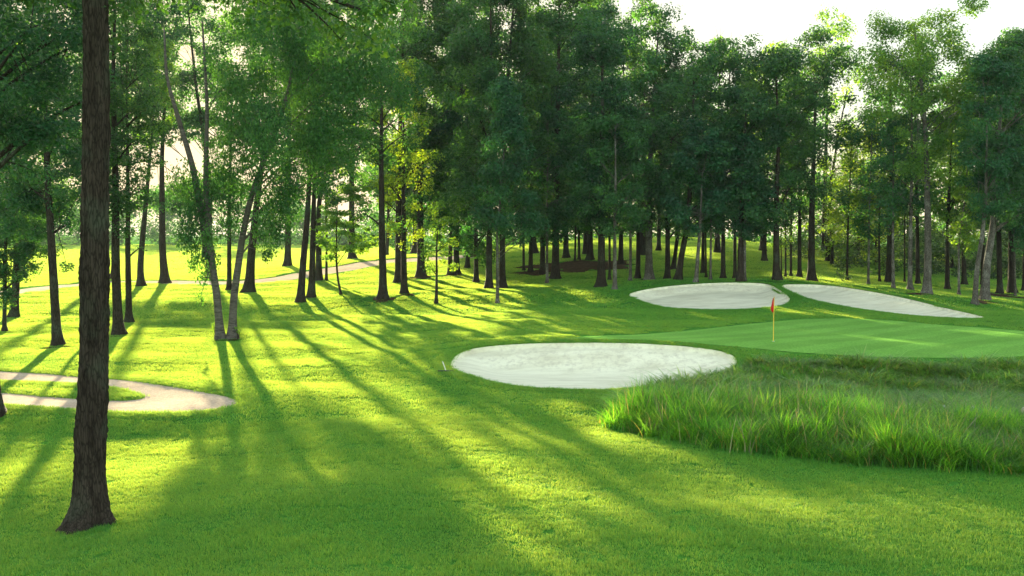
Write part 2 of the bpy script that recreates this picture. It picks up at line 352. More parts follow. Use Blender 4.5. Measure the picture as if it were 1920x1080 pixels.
for b in (B_FRONT, B_BACK, B_RIGHT):
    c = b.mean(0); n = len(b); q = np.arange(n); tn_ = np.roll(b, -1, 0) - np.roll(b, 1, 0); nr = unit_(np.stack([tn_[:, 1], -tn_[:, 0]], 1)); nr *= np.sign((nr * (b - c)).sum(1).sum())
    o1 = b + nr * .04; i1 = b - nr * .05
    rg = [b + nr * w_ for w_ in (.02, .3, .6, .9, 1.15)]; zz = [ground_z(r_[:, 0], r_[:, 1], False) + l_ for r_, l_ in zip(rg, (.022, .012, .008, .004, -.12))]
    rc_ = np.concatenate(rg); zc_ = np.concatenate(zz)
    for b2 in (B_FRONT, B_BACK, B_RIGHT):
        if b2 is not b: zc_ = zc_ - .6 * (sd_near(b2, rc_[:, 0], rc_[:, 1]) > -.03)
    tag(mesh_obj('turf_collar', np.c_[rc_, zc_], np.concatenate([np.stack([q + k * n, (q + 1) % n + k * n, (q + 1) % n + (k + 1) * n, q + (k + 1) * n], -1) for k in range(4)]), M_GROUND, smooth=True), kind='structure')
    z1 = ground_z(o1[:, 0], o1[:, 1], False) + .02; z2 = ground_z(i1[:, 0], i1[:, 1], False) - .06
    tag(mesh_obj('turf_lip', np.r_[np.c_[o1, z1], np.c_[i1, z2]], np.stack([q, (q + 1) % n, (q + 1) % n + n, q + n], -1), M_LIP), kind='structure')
fill('putting_green', GREEN, M_GREEN, 20, .004)
ribbon('cart_path', PN_A, PN_B, M_PATH)
ribbon('cart_path', PF_A, PF_B, M_PATH)

# ------------------------------------------------------------------ which parts of the lawn the evening sun reaches (gaps in the crowns)
MW, MH = 480, 270
MASK = np.zeros((MH, MW))
def lit(pts, p=1.0):
    yy, xx = np.mgrid[0:MH, 0:MW]; k = inside(np.array(pts, float) / 4, xx.astype(float) + .5, yy.astype(float) + .5)
    MASK[k] = np.maximum(MASK[k], p)
def unlit(pts, p=0.0):
    yy, xx = np.mgrid[0:MH, 0:MW]; k = inside(np.array(pts, float) / 4, xx.astype(float) + .5, yy.astype(float) + .5)
    MASK[k] = p
lit([(0, 560), (190, 548), (330, 535), (560, 540), (700, 490), (830, 495), (920, 525), (1000, 556), (960, 590), (910, 632), (840, 642), (700, 655), (640, 672), (690, 700), (790, 760), (900, 825), (1010, 880), (1150, 940), (1130, 955), (1000, 930), (880, 880), (760, 825), (640, 775), (520, 745), (450, 775), (300, 775), (0, 765)])
lit([(0, 440), (740, 440), (760, 490), (700, 500), (560, 545), (300, 535), (0, 560)])
lit([(840, 650), (900, 634), (1050, 628), (1180, 632), (1060, 640), (930, 645)])
lit([(195, 805), (335, 800), (352, 850), (285, 915), (290, 955), (200, 968), (60, 945), (0, 930), (0, 800)])
lit([(1080, 790), (1130, 775), (1200, 800), (1330, 840), (1470, 885), (1440, 897), (1300, 872), (1150, 828)])
lit([(1140, 800), (1200, 800), (1240, 835), (1130, 850), (1090, 800)])
lit([(880, 975), (950, 975), (1020, 1003), (1000, 1024), (930, 1015)], .95)
lit([(1250, 895), (1500, 920), (1920, 925), (1920, 1050), (1500, 1000), (1200, 935)], .8)
lit([(450, 850), (600, 820), (720, 880), (680, 910), (560, 890)], .35)
lit([(1280, 464), (1385, 474), (1385, 494), (1280, 488)])
lit([(1460, 516), (1560, 518), (1700, 548), (1850, 584), (1840, 589), (1700, 556), (1540, 531), (1462, 527)])
lit([(1800, 622), (1920, 620), (1920, 632), (1860, 630)])
lit([(1500, 618), (1840, 652), (1836, 658), (1500, 623)])
lit([(330, 965), (800, 940), (1200, 985), (1200, 1075), (380, 1075)], .3)
unlit([(190, 562), (300, 566), (400, 570), (560, 578), (640, 592), (600, 612), (540, 622), (400, 622), (300, 620), (190, 605), (60, 600), (60, 575)])
unlit([(640, 572), (720, 562), (930, 564), (960, 576), (900, 582), (740, 582)])
CULL_EXTRA = .75
def lit_share(P):
    """how sunlit the spot of lawn is on which a leaf at P would throw its shadow"""
    g = np.full(len(P), .2)
    for _ in range(3):
        t = (P[:, 2] - g) / SUN[2]; gx, gy = P[:, 0] - SUN[0] * t, P[:, 1] - SUN[1] * t
        g = base_z(gx, np.maximum(gy, 0))
    ok = gy > 9
    u, v = to_px(np.stack([gx, np.maximum(gy, 1), g], -1))
    ui, vi = (u / 4).astype(int), (v / 4).astype(int)
    ok &= (ui >= 0) & (ui < MW) & (vi >= 0) & (vi < MH) & (t > 0)
    pr = np.zeros(len(P)); pr[ok] = MASK[vi[ok], ui[ok]]
    return pr
def thin(P, keep_extra=None):
    """True for leaves that stay: those that do not shade a sunlit part of the lawn and do not hide the sun"""
    pr = lit_share(P)
    d = P - np.array([0, 0, CAMZ]); d /= np.linalg.norm(d, axis=1)[:, None]
    a = np.degrees(np.arccos(np.clip(d @ SUN, -1, 1)))
    if keep_extra is not None: pr = np.where(keep_extra, pr * CULL_EXTRA, pr)
    return (rng.random(len(P)) >= pr) & ~((a < .45) | ((a < .9) & (rng.random(len(P)) < .35)))

# ------------------------------------------------------------------ trees
def unit(v): return v / (np.linalg.norm(v, axis=-1, keepdims=True) + 1e-9)
def leaf_geo(C, s, droop=0.0, wid=.55, O=None):
    n = len(C)
    a = rng.normal(size=(n, 3)); a[:, 2] = a[:, 2] * (.5 + droop) - droop * 2.2 - .15; a = unit(a)
    r = rng.normal(size=(n, 3)); b = unit(np.cross(a, r)); nn = np.cross(a, b)
    if O is not None and droop == 0:
        nn = unit(rng.normal(size=(n, 3)) * .42 + O * .7 + np.array([0, 0, .45])); a = unit(np.cross(nn, r)); b = np.cross(nn, a)
    L = (s * rng.uniform(.65, 1.35, n))[:, None]; w = L * wid * .5; f = L * rng.uniform(-.18, .18, (n, 1))
    V = np.stack([C - a * L * .5, C + b * w + nn * f, C + a * L * .5, C - b * w + nn * f], 1).reshape(-1, 3)
    return V
def clump_points(c, r, n, flat=.55, droop=False):
    p = rng.normal(size=(n, 3)); p = unit(p) * (rng.random((n, 1)) ** .45)
    p = p * (1 + .16 * np.abs(rng.normal(size=(n, 1)))); q = p * np.array([r, r, r * flat])
    return c + q
def crown_geo(clumps, s, dens, flat=.55, droop=0.0, n_keep=0):
    """clumps: (x,y,z,r)"""
    P, v, kp, O = [], [], [], []
    for ci, c in enumerate(clumps):
        r = c[3]; n = int(max(14, dens * 1.75 * math.pi * r * r * .8 / (.27 * s * s)))
        P.append(clump_points(np.array(c[:3]), r, n, flat, droop > 0)); v.append(np.clip(rng.normal(.45, .2, n) + rng.normal(0, .24), 0, 1)); O.append(unit(P[-1] - np.array(c[:3]))); kp.append(np.full(n, ci >= len(clumps) - n_keep))
    P = np.concatenate(P); v = np.concatenate(v); kp = np.concatenate(kp)
    k = thin(P, kp); P, v = P[k], v[k]
    V = leaf_geo(P, s, droop, O=np.concatenate(O)[k])
    return V, np.arange(len(V)).reshape(-1, 4), v
class Tubes:
    def __init__(s): s.V, s.F, s.n = [], [], 0
    def tube(s, pts, rad, sides=6, flare=0, rough=0.0):
        pts = np.asarray(pts, float); rad = np.asarray(rad, float); n = len(pts)
        t = unit(np.gradient(pts, axis=0)); ref = np.array([1.0, .03, .02]) if abs(t[0][0]) < .9 else np.array([0, 1.0, 0])
        u = unit(np.cross(t, np.broadcast_to(ref, t.shape))); w = np.cross(t, u)
        an = np.linspace(0, 2 * math.pi, sides, endpoint=False)
        R = rad[:, None] * np.ones((n, sides))
        if rough: R = R * (1 + rough * rng.normal(size=(n, sides)))
        if flare:
            h = np.linalg.norm(pts - pts[0], axis=1); fl = np.exp(-h / flare)
            lob = 1 + .35 * np.sin(an * 3 + rng.random() * 6) + .2 * np.sin(an * 5 + rng.random() * 6)
            R = R * (1 + fl[:, None] * (1.05 if sides > 40 else .8) * lob[None])
        ring = pts[:, None] + R[..., None] * (np.cos(an)[None, :, None] * u[:, None] + np.sin(an)[None, :, None] * w[:, None])
        i = np.arange(n * sides).reshape(n, sides) + s.n
        j = np.roll(i, -1, 1)
        s.V.append(ring.reshape(-1, 3)); s.F.append(np.stack([i[:-1], j[:-1], j[1:], i[1:]], -1).reshape(-1, 4)); s.n += n * sides
    def get(s): return np.concatenate(s.V), np.concatenate(s.F)
def bez(a, b, up, n=6):
    t = np.linspace(0, 1, n)[:, None]; m = (a + b) / 2 + up
    return (1 - t) ** 2 * a + 2 * t * (1 - t) * m + t * t * b
def fine_path(p, step):
    p = np.asarray(p, float); L = np.r_[0, np.cumsum(np.linalg.norm(np.diff(p, axis=0), axis=1))]
    n = max(6, int(L[-1] / step)); t = np.linspace(0, L[-1], n)
    q = np.stack([np.interp(t, L, p[:, k]) for k in range(3)], 1)
    for _ in range(max(2, n // 8)): q[1:-1] = .25 * q[:-2] + .5 * q[1:-1] + .25 * q[2:]
    return q
KIND = {'oak': (M_OAK, M_BARK, 'oak_tree'), 'maple': (M_MAPLE, M_BARK, 'maple_tree'), 'grey': (M_MAPLE, M_BARK_GREY, 'maple_tree'),
        'pale': (M_PALE, M_BARK, 'slender_tree'), 'palegrey': (M_PALE, M_BARK_GREY, 'slender_tree'), 'birch': (M_BIRCH, M_BIRCHBARK, 'birch_tree')}
def tree(kind, label, bx, by, w, crown, path=None, dens=1.0, prof='oval', extra=(), s=None, group=None, bare=0, depth=None, limb_r=1.0, stems=None, droop=0.0, flat=.72, big=False, nclump=None, cull=None):
    global CULL_EXTRA
    CULL_EXTRA = .75 if cull is None else cull
    ml_, mb_, nm = KIND[kind]
    B = hit(bx, by) if depth is None else at(bx, by, depth)
    if depth is not None: B[2] = float(base_z(B[0], B[1]))
    Y = B[1]; k = Y / F
    root = empty(nm, tuple(B), label, 'tree', group)
    loc = lambda P: np.asarray(P) - B
    cx, yt, yb, hw = crown
    if path is None: path = [(bx + rng.normal(0, 1.2), by + (yt - by) * .33), (bx + (cx - bx) * .5 + rng.normal(0, 2), by + (yt - by) * .62), (cx, yt + .12 * (yb - yt))]
    r0 = max(w / 2 * k, .035)
    stems = stems or [[(bx, by)] + list(path)]
    allp = []
    tb = Tubes()
    for si, st in enumerate(stems):
        pts = [at(px, py, Y + .25 * si) for px, py in st]; 
        if si < 2: pts[0] = B + np.array([(st[0][0] - bx) * k, .1 * si, -.05])
        else: pts = [q_ + np.array([0, -.25 * si, 0]) for q_ in pts]
        dy = np.cumsum(rng.normal(0, .12, len(pts))); dy -= dy[0]
        for q, d_ in zip(pts, dy): q[1] += d_
        q = fine_path(pts, .05 if big else .35); h = np.linspace(0, 1, len(q))
        rr = r0 * (1 - (.35 if big else .8) * h ** 1.15) * (.9 if len(stems) > 1 else 1)
        allp.append((q, rr))
        if len(stems) > 1:
            t2 = Tubes(); t2.tube(q - B, rr, 12, r0 * 1.6, .02); mesh_obj('trunk', *t2.get(), mb_, root, True)
        else:
            tb.tube(q - B, rr, 56 if big else (12 if w > 9 else 8), r0 * (1.05 if big else 1.7), .0 if big else .025)
    if big:      # furrowed bark as real relief
        V = tb.V[-1]; n = len(V) // 56; a = np.arange(56) / 56 * 2 * math.pi; hh = np.arange(n) * .05
        rel = np.zeros((n, 56))
        for m_ in range(9):
            f1 = rng.integers(9, 24); rel += np.sin(f1 * a[None] + 1.3 * np.sin(hh[:, None] * rng.uniform(1.5, 4) + rng.random() * 6) + rng.random() * 6) * np.cos(hh[:, None] * rng.uniform(1, 7) + rng.random() * 6)
        rel = rel * .009 + rng.normal(0, .006, rel.shape)
        c = (allp[0][0] - B); D = V.reshape(n, 56, 3) - c[:, None]
        tb.V[-1] = (c[:, None] + D * (1 + rel[..., None] / np.linalg.norm(D, axis=2, keepdims=True))).reshape(-1, 3)
    # clumps in the crown
    zt, zb = at(cx, yt, Y)[2], at(cx, yb, Y)[2]; R = hw * k; X0 = (cx - 960) * k
    CL = []
    H = zt - zb
    if hw > 0:
        rc0 = np.clip(.27 * R, .42, 1.15)
        n = nclump or int(np.clip((.35 + .65 * dens) * 2.3 * (2 * R * H) / (math.pi * rc0 ** 2), 8, 190))
        for _ in range(n):
            u = rng.random() ** .9; z = zb + u * H
            if prof == 'cone': e = (1 - u) ** .8 * .95 + .06
            elif prof == 'vase': e = .35 + .65 * math.sin(min(1, u * 1.15) * math.pi * .62)
            else: e = math.sin((.1 + .85 * u) * math.pi) ** .55
            a = rng.random() * 2 * math.pi; rad = R * e * rng.random() ** .45
            CL.append([X0 + rad * math.cos(a), Y + rad * math.sin(a), z + rng.normal(0, .15), rc0 * rng.uniform(.6, 1.25)])
    for (px, py, rp, dy) in extra:
        q = at(px, py, Y + dy); CL.append([q[0], q[1], q[2], rp * (Y + dy) / F])
    CL = np.array(CL)
    gone = (lit_share(CL[:, :3]) > rng.random(len(CL)) + .04) & ((np.arange(len(CL)) < len(CL) - len(extra)) & (cull is None or cull > .4))
    if (~gone).sum() >= 6: CL = CL[~gone]
    # limbs: a few main ones from the stems, twigs from those
    mains = []
    order = rng.permutation(len(CL)); nm_ = max(4, len(CL) // 6)
    for j, i in enumerate(order):
        c = CL[i, :3]
        if j < nm_ or not mains:
            q, rr = allp[rng.integers(len(allp))] if len(allp) > 1 else allp[0]
            if len(allp) > 1: q, rr = min(allp, key=lambda t: np.min(np.linalg.norm(t[0] - c, axis=1)))
            hd = np.linalg.norm(q[:, :2] - c[:2], axis=1); tz = c[2] + (.12 if big else -.75) * hd
            m_ = int(np.clip(np.argmin(np.abs(q[:, 2] - tz)), len(q) * .2, len(q) - 2))
            ar = max(rr[m_] * .42 * limb_r, .02); pth = bez(q[m_], c, np.array([0, 0, .12 * np.linalg.norm(c - q[m_]) * (1 if droop == 0 else 1.6)]), 7)
            tb.tube(pth - B, np.linspace(ar, ar * .22 + .008, 7), 5); mains.append((pth, ar))
        else:
            pth, ar = min(mains, key=lambda t: np.linalg.norm(t[0][4] - c)); a_ = pth[rng.integers(2, 6)]
            tb.tube(bez(a_, c, np.array([0, 0, .1 * np.linalg.norm(c - a_)]), 5) - B, np.linspace(max(ar * .35, .012), .008, 5), 4)
        if bare:
            for _ in range(bare):
                tip = c + rng.normal(size=3) * np.array([.5, .5, .4]) * CL[i, 3] * 1.6 + np.array([0, 0, CL[i, 3]])
                tb.tube(bez(c, tip, np.zeros(3), 3) - B, np.linspace(.02, .008, 3), 3)
    if tb.n:
        mesh_obj('trunk' if len(stems) == 1 else 'limb', *tb.get(), mb_, root, True)
    s = s or max(.10, .0029 * Y)
    V, Fq, v = crown_geo(CL, s, dens, flat, droop, len(CL) if cull == 0 else len(extra))
    if len(V): mesh_obj('crown', V - B, Fq, ml_, root, attr=v)
    return root

# --- left foreground
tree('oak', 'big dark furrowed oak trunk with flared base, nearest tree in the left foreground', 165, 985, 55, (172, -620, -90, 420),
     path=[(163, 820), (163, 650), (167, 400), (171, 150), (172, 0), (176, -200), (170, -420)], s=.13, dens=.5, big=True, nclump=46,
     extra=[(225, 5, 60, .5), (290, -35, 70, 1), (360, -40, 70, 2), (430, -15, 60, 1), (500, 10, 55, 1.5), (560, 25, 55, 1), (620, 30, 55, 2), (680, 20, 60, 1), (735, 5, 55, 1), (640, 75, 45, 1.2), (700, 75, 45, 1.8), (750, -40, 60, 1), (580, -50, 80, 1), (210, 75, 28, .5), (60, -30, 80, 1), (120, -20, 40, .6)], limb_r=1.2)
tree('oak', 'leafy oak cut off by the left edge, its broad leaves filling the top left corner', -22, 782, 40, (30, -330, 270, 150), s=.12, dens=.85,
     path=[(-20, 600), (-28, 350), (-20, 100), (0, -150)], extra=[(40, 250, 50, 0), (70, 190, 55, .3), (110, 130, 45, .2), (60, 320, 40, .4), (120, 60, 50, .4), (20, 120, 60, .6), (95, 260, 38, .8)])
tree('oak', 'thin oak trunk at the far left edge, closest to the picture border', 8, 622, 8, (15, 150, 560, 55), dens=.9, cull=.41, extra=[(20, 440, 30, 0), (35, 480, 22, .3), (10, 520, 20, 0)])
tree('oak', 'oak with leaning upper trunk just right of the thin trunk at the left edge', 27, 595, 14, (45, 20, 490, 85), path=[(31, 480), (24, 350), (16, 240), (30, 120)], dens=.9, cull=.42,
     extra=[(50, 380, 30, 0), (95, 400, 26, .3), (30, 430, 30, 0), (70, 430, 26, 0), (95, 470, 22, .4), (60, 500, 22, .3)])
tree('oak', 'gently curving oak standing left of the big dark foreground trunk', 108, 648, 17, (95, -60, 400, 105), path=[(106, 560), (98, 440), (93, 300), (92, 120), (96, 0)], dens=.95, cull=.42,
     extra=[(110, 380, 34, .2), (60, 390, 34, .3), (150, 360, 30, .4), (70, 440, 22, 0), (130, 420, 28, .2), (125, 500, 14, .3), (20, 420, 40, .5), (30, 350, 40, .5)])
tree('oak', 'oak mostly hidden behind the big dark foreground trunk', 190, 613, 8, (185, 60, 420, 55), dens=.6)
tree('oak', 'sturdy oak just right of the big dark foreground trunk', 222, 628, 18, (225, -120, 400, 80), path=[(217, 500), (214, 330), (211, 150), (214, 0)], dens=.75, extra=[(190, 480, 22, .3), (235, 430, 24, -.4)])
tree('oak', 'slimmer straight oak close behind the sturdy oak right of the foreground trunk', 242, 605, 12, (255, -40, 430, 48), path=[(241, 480), (241, 330), (242, 150)], dens=.55, extra=[(262, 465, 16, 0)])
tree('pale', 'short leaning trunk beside the far path, left of the straight flared trunk', 264, 537, 12, (290, 60, 330, 55), path=[(263, 500), (270, 430), (280, 350), (292, 200)], dens=.75)
tree('oak', 'straight flared trunk alone on the sunlit lawn between the leaning trunk and the birch', 310, 530, 14, (312, -30, 400, 55), path=[(304, 470), (302, 300), (312, 120)], dens=.7)
# --- birch
tree('birch', 'birch with two white stems in a V and drooping leafy branches', 425, 636, 17, (520, -60, 330, 130), droop=.9, flat=1.3, s=.13, dens=1.3, nclump=42, limb_r=.8, cull=.2,
     stems=[[(413, 636), (409, 560), (401, 500), (391, 430), (386, 340), (388, 200), (378, 40)], [(434, 636), (437, 560), (446, 500), (458, 430), (478, 350), (502, 290), (525, 230), (550, 130), (560, 40)], [(398, 480), (384, 400), (366, 310), (342, 225), (322, 150), (318, 60)]],
     extra=[(375, 370, 34, -.2), (360, 430, 28, -.1), (395, 490, 18, -.2), (525, 400, 32, -.1), (540, 360, 34, -.1), (495, 440, 22, 0), (420, 300, 36, 0), (440, 380, 26, .1), (360, 400, 26, -.6), (350, 450, 22, -.6), (372, 480, 18, -.5), (380, 520, 14, -.4), (376, 560, 9, -.4), (345, 340, 30, -.3), (395, 440, 20, -.7), (430, 420, 24, -.4), (420, 350, 34, -.4), (500, 420, 26, -.5), (525, 440, 20, -.5), (545, 400, 22, -.5), (500, 480, 10, -.4), (510, 380, 30, -.4), (480, 330, 34, -.3), (545, 330, 36, -.3), (590, 270, 40, 0), (620, 210, 42, 0), (660, 250, 36, .3), (660, 170, 45, .2), (700, 130, 45, .3), (735, 165, 34, 0), (757, 185, 22, 0), (610, 330, 30, .2), (575, 140, 50, .4), (640, 90, 50, .5), (700, 70, 45, .3), (560, 220, 45, .3), (650, 310, 28, .4), (505, 470, 14, -.4), (360, 500, 12, -.5)])
tree('oak', 'slim trunk seen between the two white birch stems', 430, 545, 9, (435, 120, 400, 45), dens=.7)
tree('oak', 'thick flared trunk just right of the birch stems', 467, 549, 17, (510, -20, 400, 75), path=[(470, 480), (478, 400), (492, 300), (505, 180)], dens=.5)
# --- between birch and grove
tree('oak', 'bluish grey trunk leaning right, first tree to the right of the birch', 563, 568, 14, (590, -10, 370, 70), path=[(568, 500), (577, 410), (583, 300), (592, 150)], dens=.8)
tree('oak', 'straight dark trunk next to the bluish grey leaning one', 584, 558, 13, (605, 20, 390, 60), path=[(586, 480), (588, 350), (592, 200)], dens=.8)
tree('oak', 'trunk tucked behind the straight dark one, base by the far path', 598, 526, 12, (612, 140, 420, 45), dens=.6)
tree('pale', 'thin pole like trunk left of the curved sapling', 612, 526, 5, (613, 250, 480, 32), dens=.7)
tree('pale', 'small curved sapling with yellow green leaves on the lit lawn', 640, 554, 4.5, (650, 350, 480, 60), path=[(633, 525), (630, 490), (631, 440), (633, 370)], dens=.8, flat=.35, nclump=46, cull=0,
     extra=[(600, 450, 14, 0), (665, 450, 14, 0), (690, 430, 12, .2), (640, 400, 16, 0), (625, 470, 9, 0), (655, 470, 8, 0)])
tree('oak', 'tall straight dark trunk standing alone right of the curved sapling', 719, 560, 15, (720, -30, 330, 78), path=[(716, 450), (715, 300), (717, 120)], dens=.62, extra=[(680, 400, 26, .5), (750, 420, 24, 0), (690, 440, 18, 0)])
tree('oak', 'short trunk beyond the end of the far path', 725, 486, 7, (730, 250, 430, 45), dens=.6, depth=150)
tree('oak', 'back trunk of the close pair right of the tall straight trunk', 747, 530, 13, (760, -50, 330, 70), dens=.6)
tree('pale', 'front trunk of the close pair, with low yellow lit leaves', 758, 551, 12, (755, 120, 455, 62), dens=.6, path=[(757, 450), (757, 320), (757, 200)], cull=.45, extra=[(735, 430, 20, -.4), (780, 440, 18, -.3), (760, 460, 16, -.6)])
tree('oak', 'broad flared trunk with a dirt patch at its foot, right of the close pair', 790, 518, 14, (805, -80, 430, 75), path=[(788, 450), (787, 300), (795, 100)], dens=1)
tree('pale', 'small young tree with bright low leaves in front of the grove', 818, 570, 6, (824, 385, 510, 40), path=[(819, 500), (818, 470), (822, 420)], dens=.9, nclump=22, cull=0, extra=[(850, 500, 12, 0), (800, 480, 14, 0)])
# --- grove, left half
G1 = 'trunks of the dark grove'
for k_, lab, bx, by, w, cr, de in [
    ('maple', 'left trunk of the brown pair at the near edge of the grove', 843, 515, 8, (838, 215, 470, 70), 1),
    ('oak', 'right trunk of the brown pair at the near edge of the grove', 856, 514, 11, (865, -70, 400, 80), 1),
    ('oak', 'short looking trunk set back behind the brown pair', 877, 502, 8, (880, 60, 420, 60), 1),
    ('maple', 'trunk left of the dark trunk with the pale thin neighbour', 893, 529, 9, (893, 230, 480, 62), 1),
    ('oak', 'dark trunk just left of the pale thin trunk at the lawn edge', 917, 541, 12, (920, -90, 440, 85), 1),
    ('grey', 'pale thin trunk under a pointed light green crown, front of the grove', 933, 569, 6.5, (948, 160, 470, 78), 1.15),
    ('oak', 'dark trunk just right of the pale thin trunk at the lawn edge', 942, 539, 12, (965, -80, 430, 80), 1),
    ('oak', 'thin dark trunk in deep shade left of the mulch bed', 982, 508, 5, (985, 150, 440, 45), .9),
    ('oak', 'paired dark trunk in deep shade at the left end of the mulch bed', 995, 510, 8, (1000, 60, 440, 60), 1),
    ('oak', 'grey trunk behind the slender one left of the wide flared trunk', 1017, 514, 10, (1015, 20, 430, 60), 1),
    ('grey', 'slender pale trunk left of the wide flared trunk before the mulch bed', 1026, 531, 5.5, (1028, 200, 450, 55), 1),
    ('oak', 'wide flared trunk standing in front of the mulch bed', 1041, 523, 14, (1050, -100, 430, 90), 1),
    ('oak', 'dark trunk behind the mulch bed, left of a thin pair', 1061, 484, 10, (1065, 30, 430, 55), .9),
    ('oak', 'left stem of the thin pair behind the mulch bed', 1078, 490, 4, (1080, 250, 430, 28), .9),
    ('oak', 'right stem of the thin pair behind the mulch bed', 1086, 487, 5, (1090, 200, 430, 32), .9),
    ('oak', 'heavy dark trunk at the back of the mulch bed', 1107, 487, 11, (1110, 10, 430, 70), 1),
    ('oak', 'grey trunk with flared foot between mulch bed and pale slender trunk', 1128, 538, 15, (1130, 30, 430, 80), 1),
    ('oak', 'thin shaded trunk between the grey flared trunk and the pale slender trunk', 1143, 525, 5, (1145, 180, 440, 40), .9),
    ('grey', 'pale slender trunk nearest the lawn, left of the left back bunker', 1153, 543, 8, (1153, 205, 440, 68), 1.1),
    ('oak', 'dark trunk behind the pale slender trunk left of the back bunker', 1164, 495, 9, (1170, 60, 430, 60), .9),
    ('grey', 'straight narrow trunk left of a darker twin, by the left back bunker', 1182, 526, 6, (1185, 210, 430, 45), 1),
    ('oak', 'darker twin right of the straight narrow trunk by the left back bunker', 1196, 522, 9, (1203, 90, 430, 60), .9),
    ('grey', 'light grey flared trunk above the left end of the back bunker', 1217, 524, 14, (1235, 10, 425, 88), .85),
    ('oak', 'small trunk up on the sunny ridge behind the light grey flared trunk', 1235, 470, 8, (1238, 200, 425, 45), .8),
    ('oak', 'left trunk of the dark leaning cluster above the back bunker', 1252, 524, 10, (1262, 100, 430, 60), .8),
]: tree(k_, lab, bx, by, w, cr, dens=de * .92, prof='cone' if 'pointed' in lab else 'oval', group=G1)
tree('oak', 'right trunk of the dark leaning cluster, tilted to the right above the back bunker', 1272, 525, 12, (1300, 70, 430, 70), path=[(1277, 480), (1288, 430), (1298, 300), (1300, 150)], dens=.85, group=G1)
tree('oak', 'middle trunk of the dark leaning cluster, set behind', 1262, 505, 8, (1265, 150, 425, 45), path=[(1268, 460), (1275, 400), (1275, 250)], dens=.8, group=G1)
# --- grove, right half
tree('grey', 'pale trunk tilting right, first one above the top rim of the left back bunker', 1305, 530, 8, (1318, 230, 440, 72), path=[(1308, 480), (1313, 420), (1316, 320)], dens=1.05, group=G1)
for k_, lab, bx, by, w, cr, de in [  # pale kind in the right wood puts the backlit look into the leaf colour
    ('oak', 'dark trunk right behind the pale tilting one over the left back bunker', 1318, 512, 7, (1322, 100, 430, 55), .8),
    ('oak', 'thin crooked trunk in front of the sunny ridge strip', 1324, 520, 4, (1326, 280, 430, 30), .9),
    ('grey', 'thin grey trunk beside the crooked one in front of the sunny ridge strip', 1332, 525, 5, (1335, 250, 430, 40), .9),
    ('oak', 'straight dark trunk at the end of the sunny ridge strip', 1356, 523, 9, (1370, 75, 430, 68), .85),
    ('oak', 'dark trunk left of the tight trio over the left back bunker', 1378, 523, 7, (1385, 130, 430, 50), .8),
    ('oak', 'thickest trunk of the tight trio over the left back bunker', 1388, 528, 12, (1398, 170, 450, 75), 1.1),
    ('grey', 'light slim trunk of the tight trio over the left back bunker', 1396, 528, 6, (1400, 260, 440, 45), 1),
    ('oak', 'trunk set far back in the shade left of the gap between the back bunkers', 1433, 489, 9, (1430, 180, 430, 50), .8),
    ('oak', 'grey trunk above the gap between the two back bunkers', 1456, 526, 13, (1455, 100, 440, 88), 1),
    ('pale', 'wispy sapling right of the trunk above the bunker gap', 1465, 520, 3, (1466, 380, 480, 22), .6),
    ('oak', 'thin trunk second to the right of the trunk above the bunker gap', 1473, 519, 4, (1475, 300, 430, 30), .7),
    ('oak', 'thin trunk with brown foot left of the tall bare trunk', 1483, 518, 5, (1484, 200, 430, 38), .7),
    ('oak', 'double dark trunk just left of the tall bare trunk', 1499, 519, 8, (1500, 110, 420, 55), .8),
    ('pale', 'dark stem in the undergrowth right of the tall bare trunk', 1588, 526, 5, (1598, 240, 450, 60), .75),
    ('grey', 'slender grey trunk over the middle of the right back bunker', 1628, 534, 5, (1635, 220, 440, 58), .7),
    ('pale', 'thin black trunk in the undergrowth right of the slender grey one', 1649, 528, 4.5, (1652, 200, 430, 42), .7),
    ('oak', 'wide shaded trunk behind a slim grey one in the right wood', 1667, 529, 12, (1665, 90, 400, 62), .75),
    ('grey', 'slim grey trunk in front of the wide shaded one in the right wood', 1675, 541, 6.5, (1678, 240, 430, 42), .7),
    ('pale', 'very thin black trunk halfway between slim grey and mottled trunks', 1696, 529, 3.5, (1697, 230, 430, 32), .7),
    ('grey', 'mottled grey trunk left of the dark one next to the pale tall tree', 1706, 544, 9, (1705, 120, 400, 58), .65),
    ('oak', 'dark straight trunk immediately left of the pale tall tree', 1721, 532, 8, (1722, 100, 400, 50), .6),
    ('pale', 'brownish trunk right of the pale tall tree', 1776, 543, 9, (1790, 190, 440, 60), .8),
    ('palegrey', 'thin pale trunk with hanging lit leaves in the right wood', 1798, 554, 5, (1812, 250, 480, 42), .75),
    ('oak', 'dark trunk behind the thin pale one with hanging lit leaves', 1808, 534, 9, (1812, 120, 430, 55), .8),
    ('oak', 'dark trunk behind the two leaning grey trunks', 1843, 534, 8, (1838, 150, 430, 45), .8),
    ('oak', 'left trunk of the dark group at the right border', 1875, 551, 10, (1872, 80, 430, 60), .9),
    ('oak', 'thick middle trunk of the dark group at the right border', 1897, 549, 13, (1905, 60, 430, 70), 1),
    ('grey', 'slim pale trunk of the dark group at the right border', 1904, 556, 4, (1908, 220, 440, 40), .9),
    ('oak', 'trunk cut by the right border of the picture', 1921, 546, 9, (1935, 70, 440, 70), 1),
    ('maple', 'tree just outside the right border whose leaves hang into the picture', 1965, 560, 14, (1960, 60, 470, 80), 1),
]: tree(k_, lab, bx, by, w, cr, dens=de * .92, group='trunks of the right wood' if bx > 1470 else G1)
tree('oak', 'tall dark trunk rising bare above the sunlit bank of the right back bunker', 1521, 528, 14, (1525, 60, 300, 92), path=[(1522, 400), (1527, 250), (1530, 150)], dens=.8,
     extra=[(1450, 210, 34, 0), (1480, 240, 36, .5), (1540, 240, 30, 0), (1560, 130, 34, 0)])
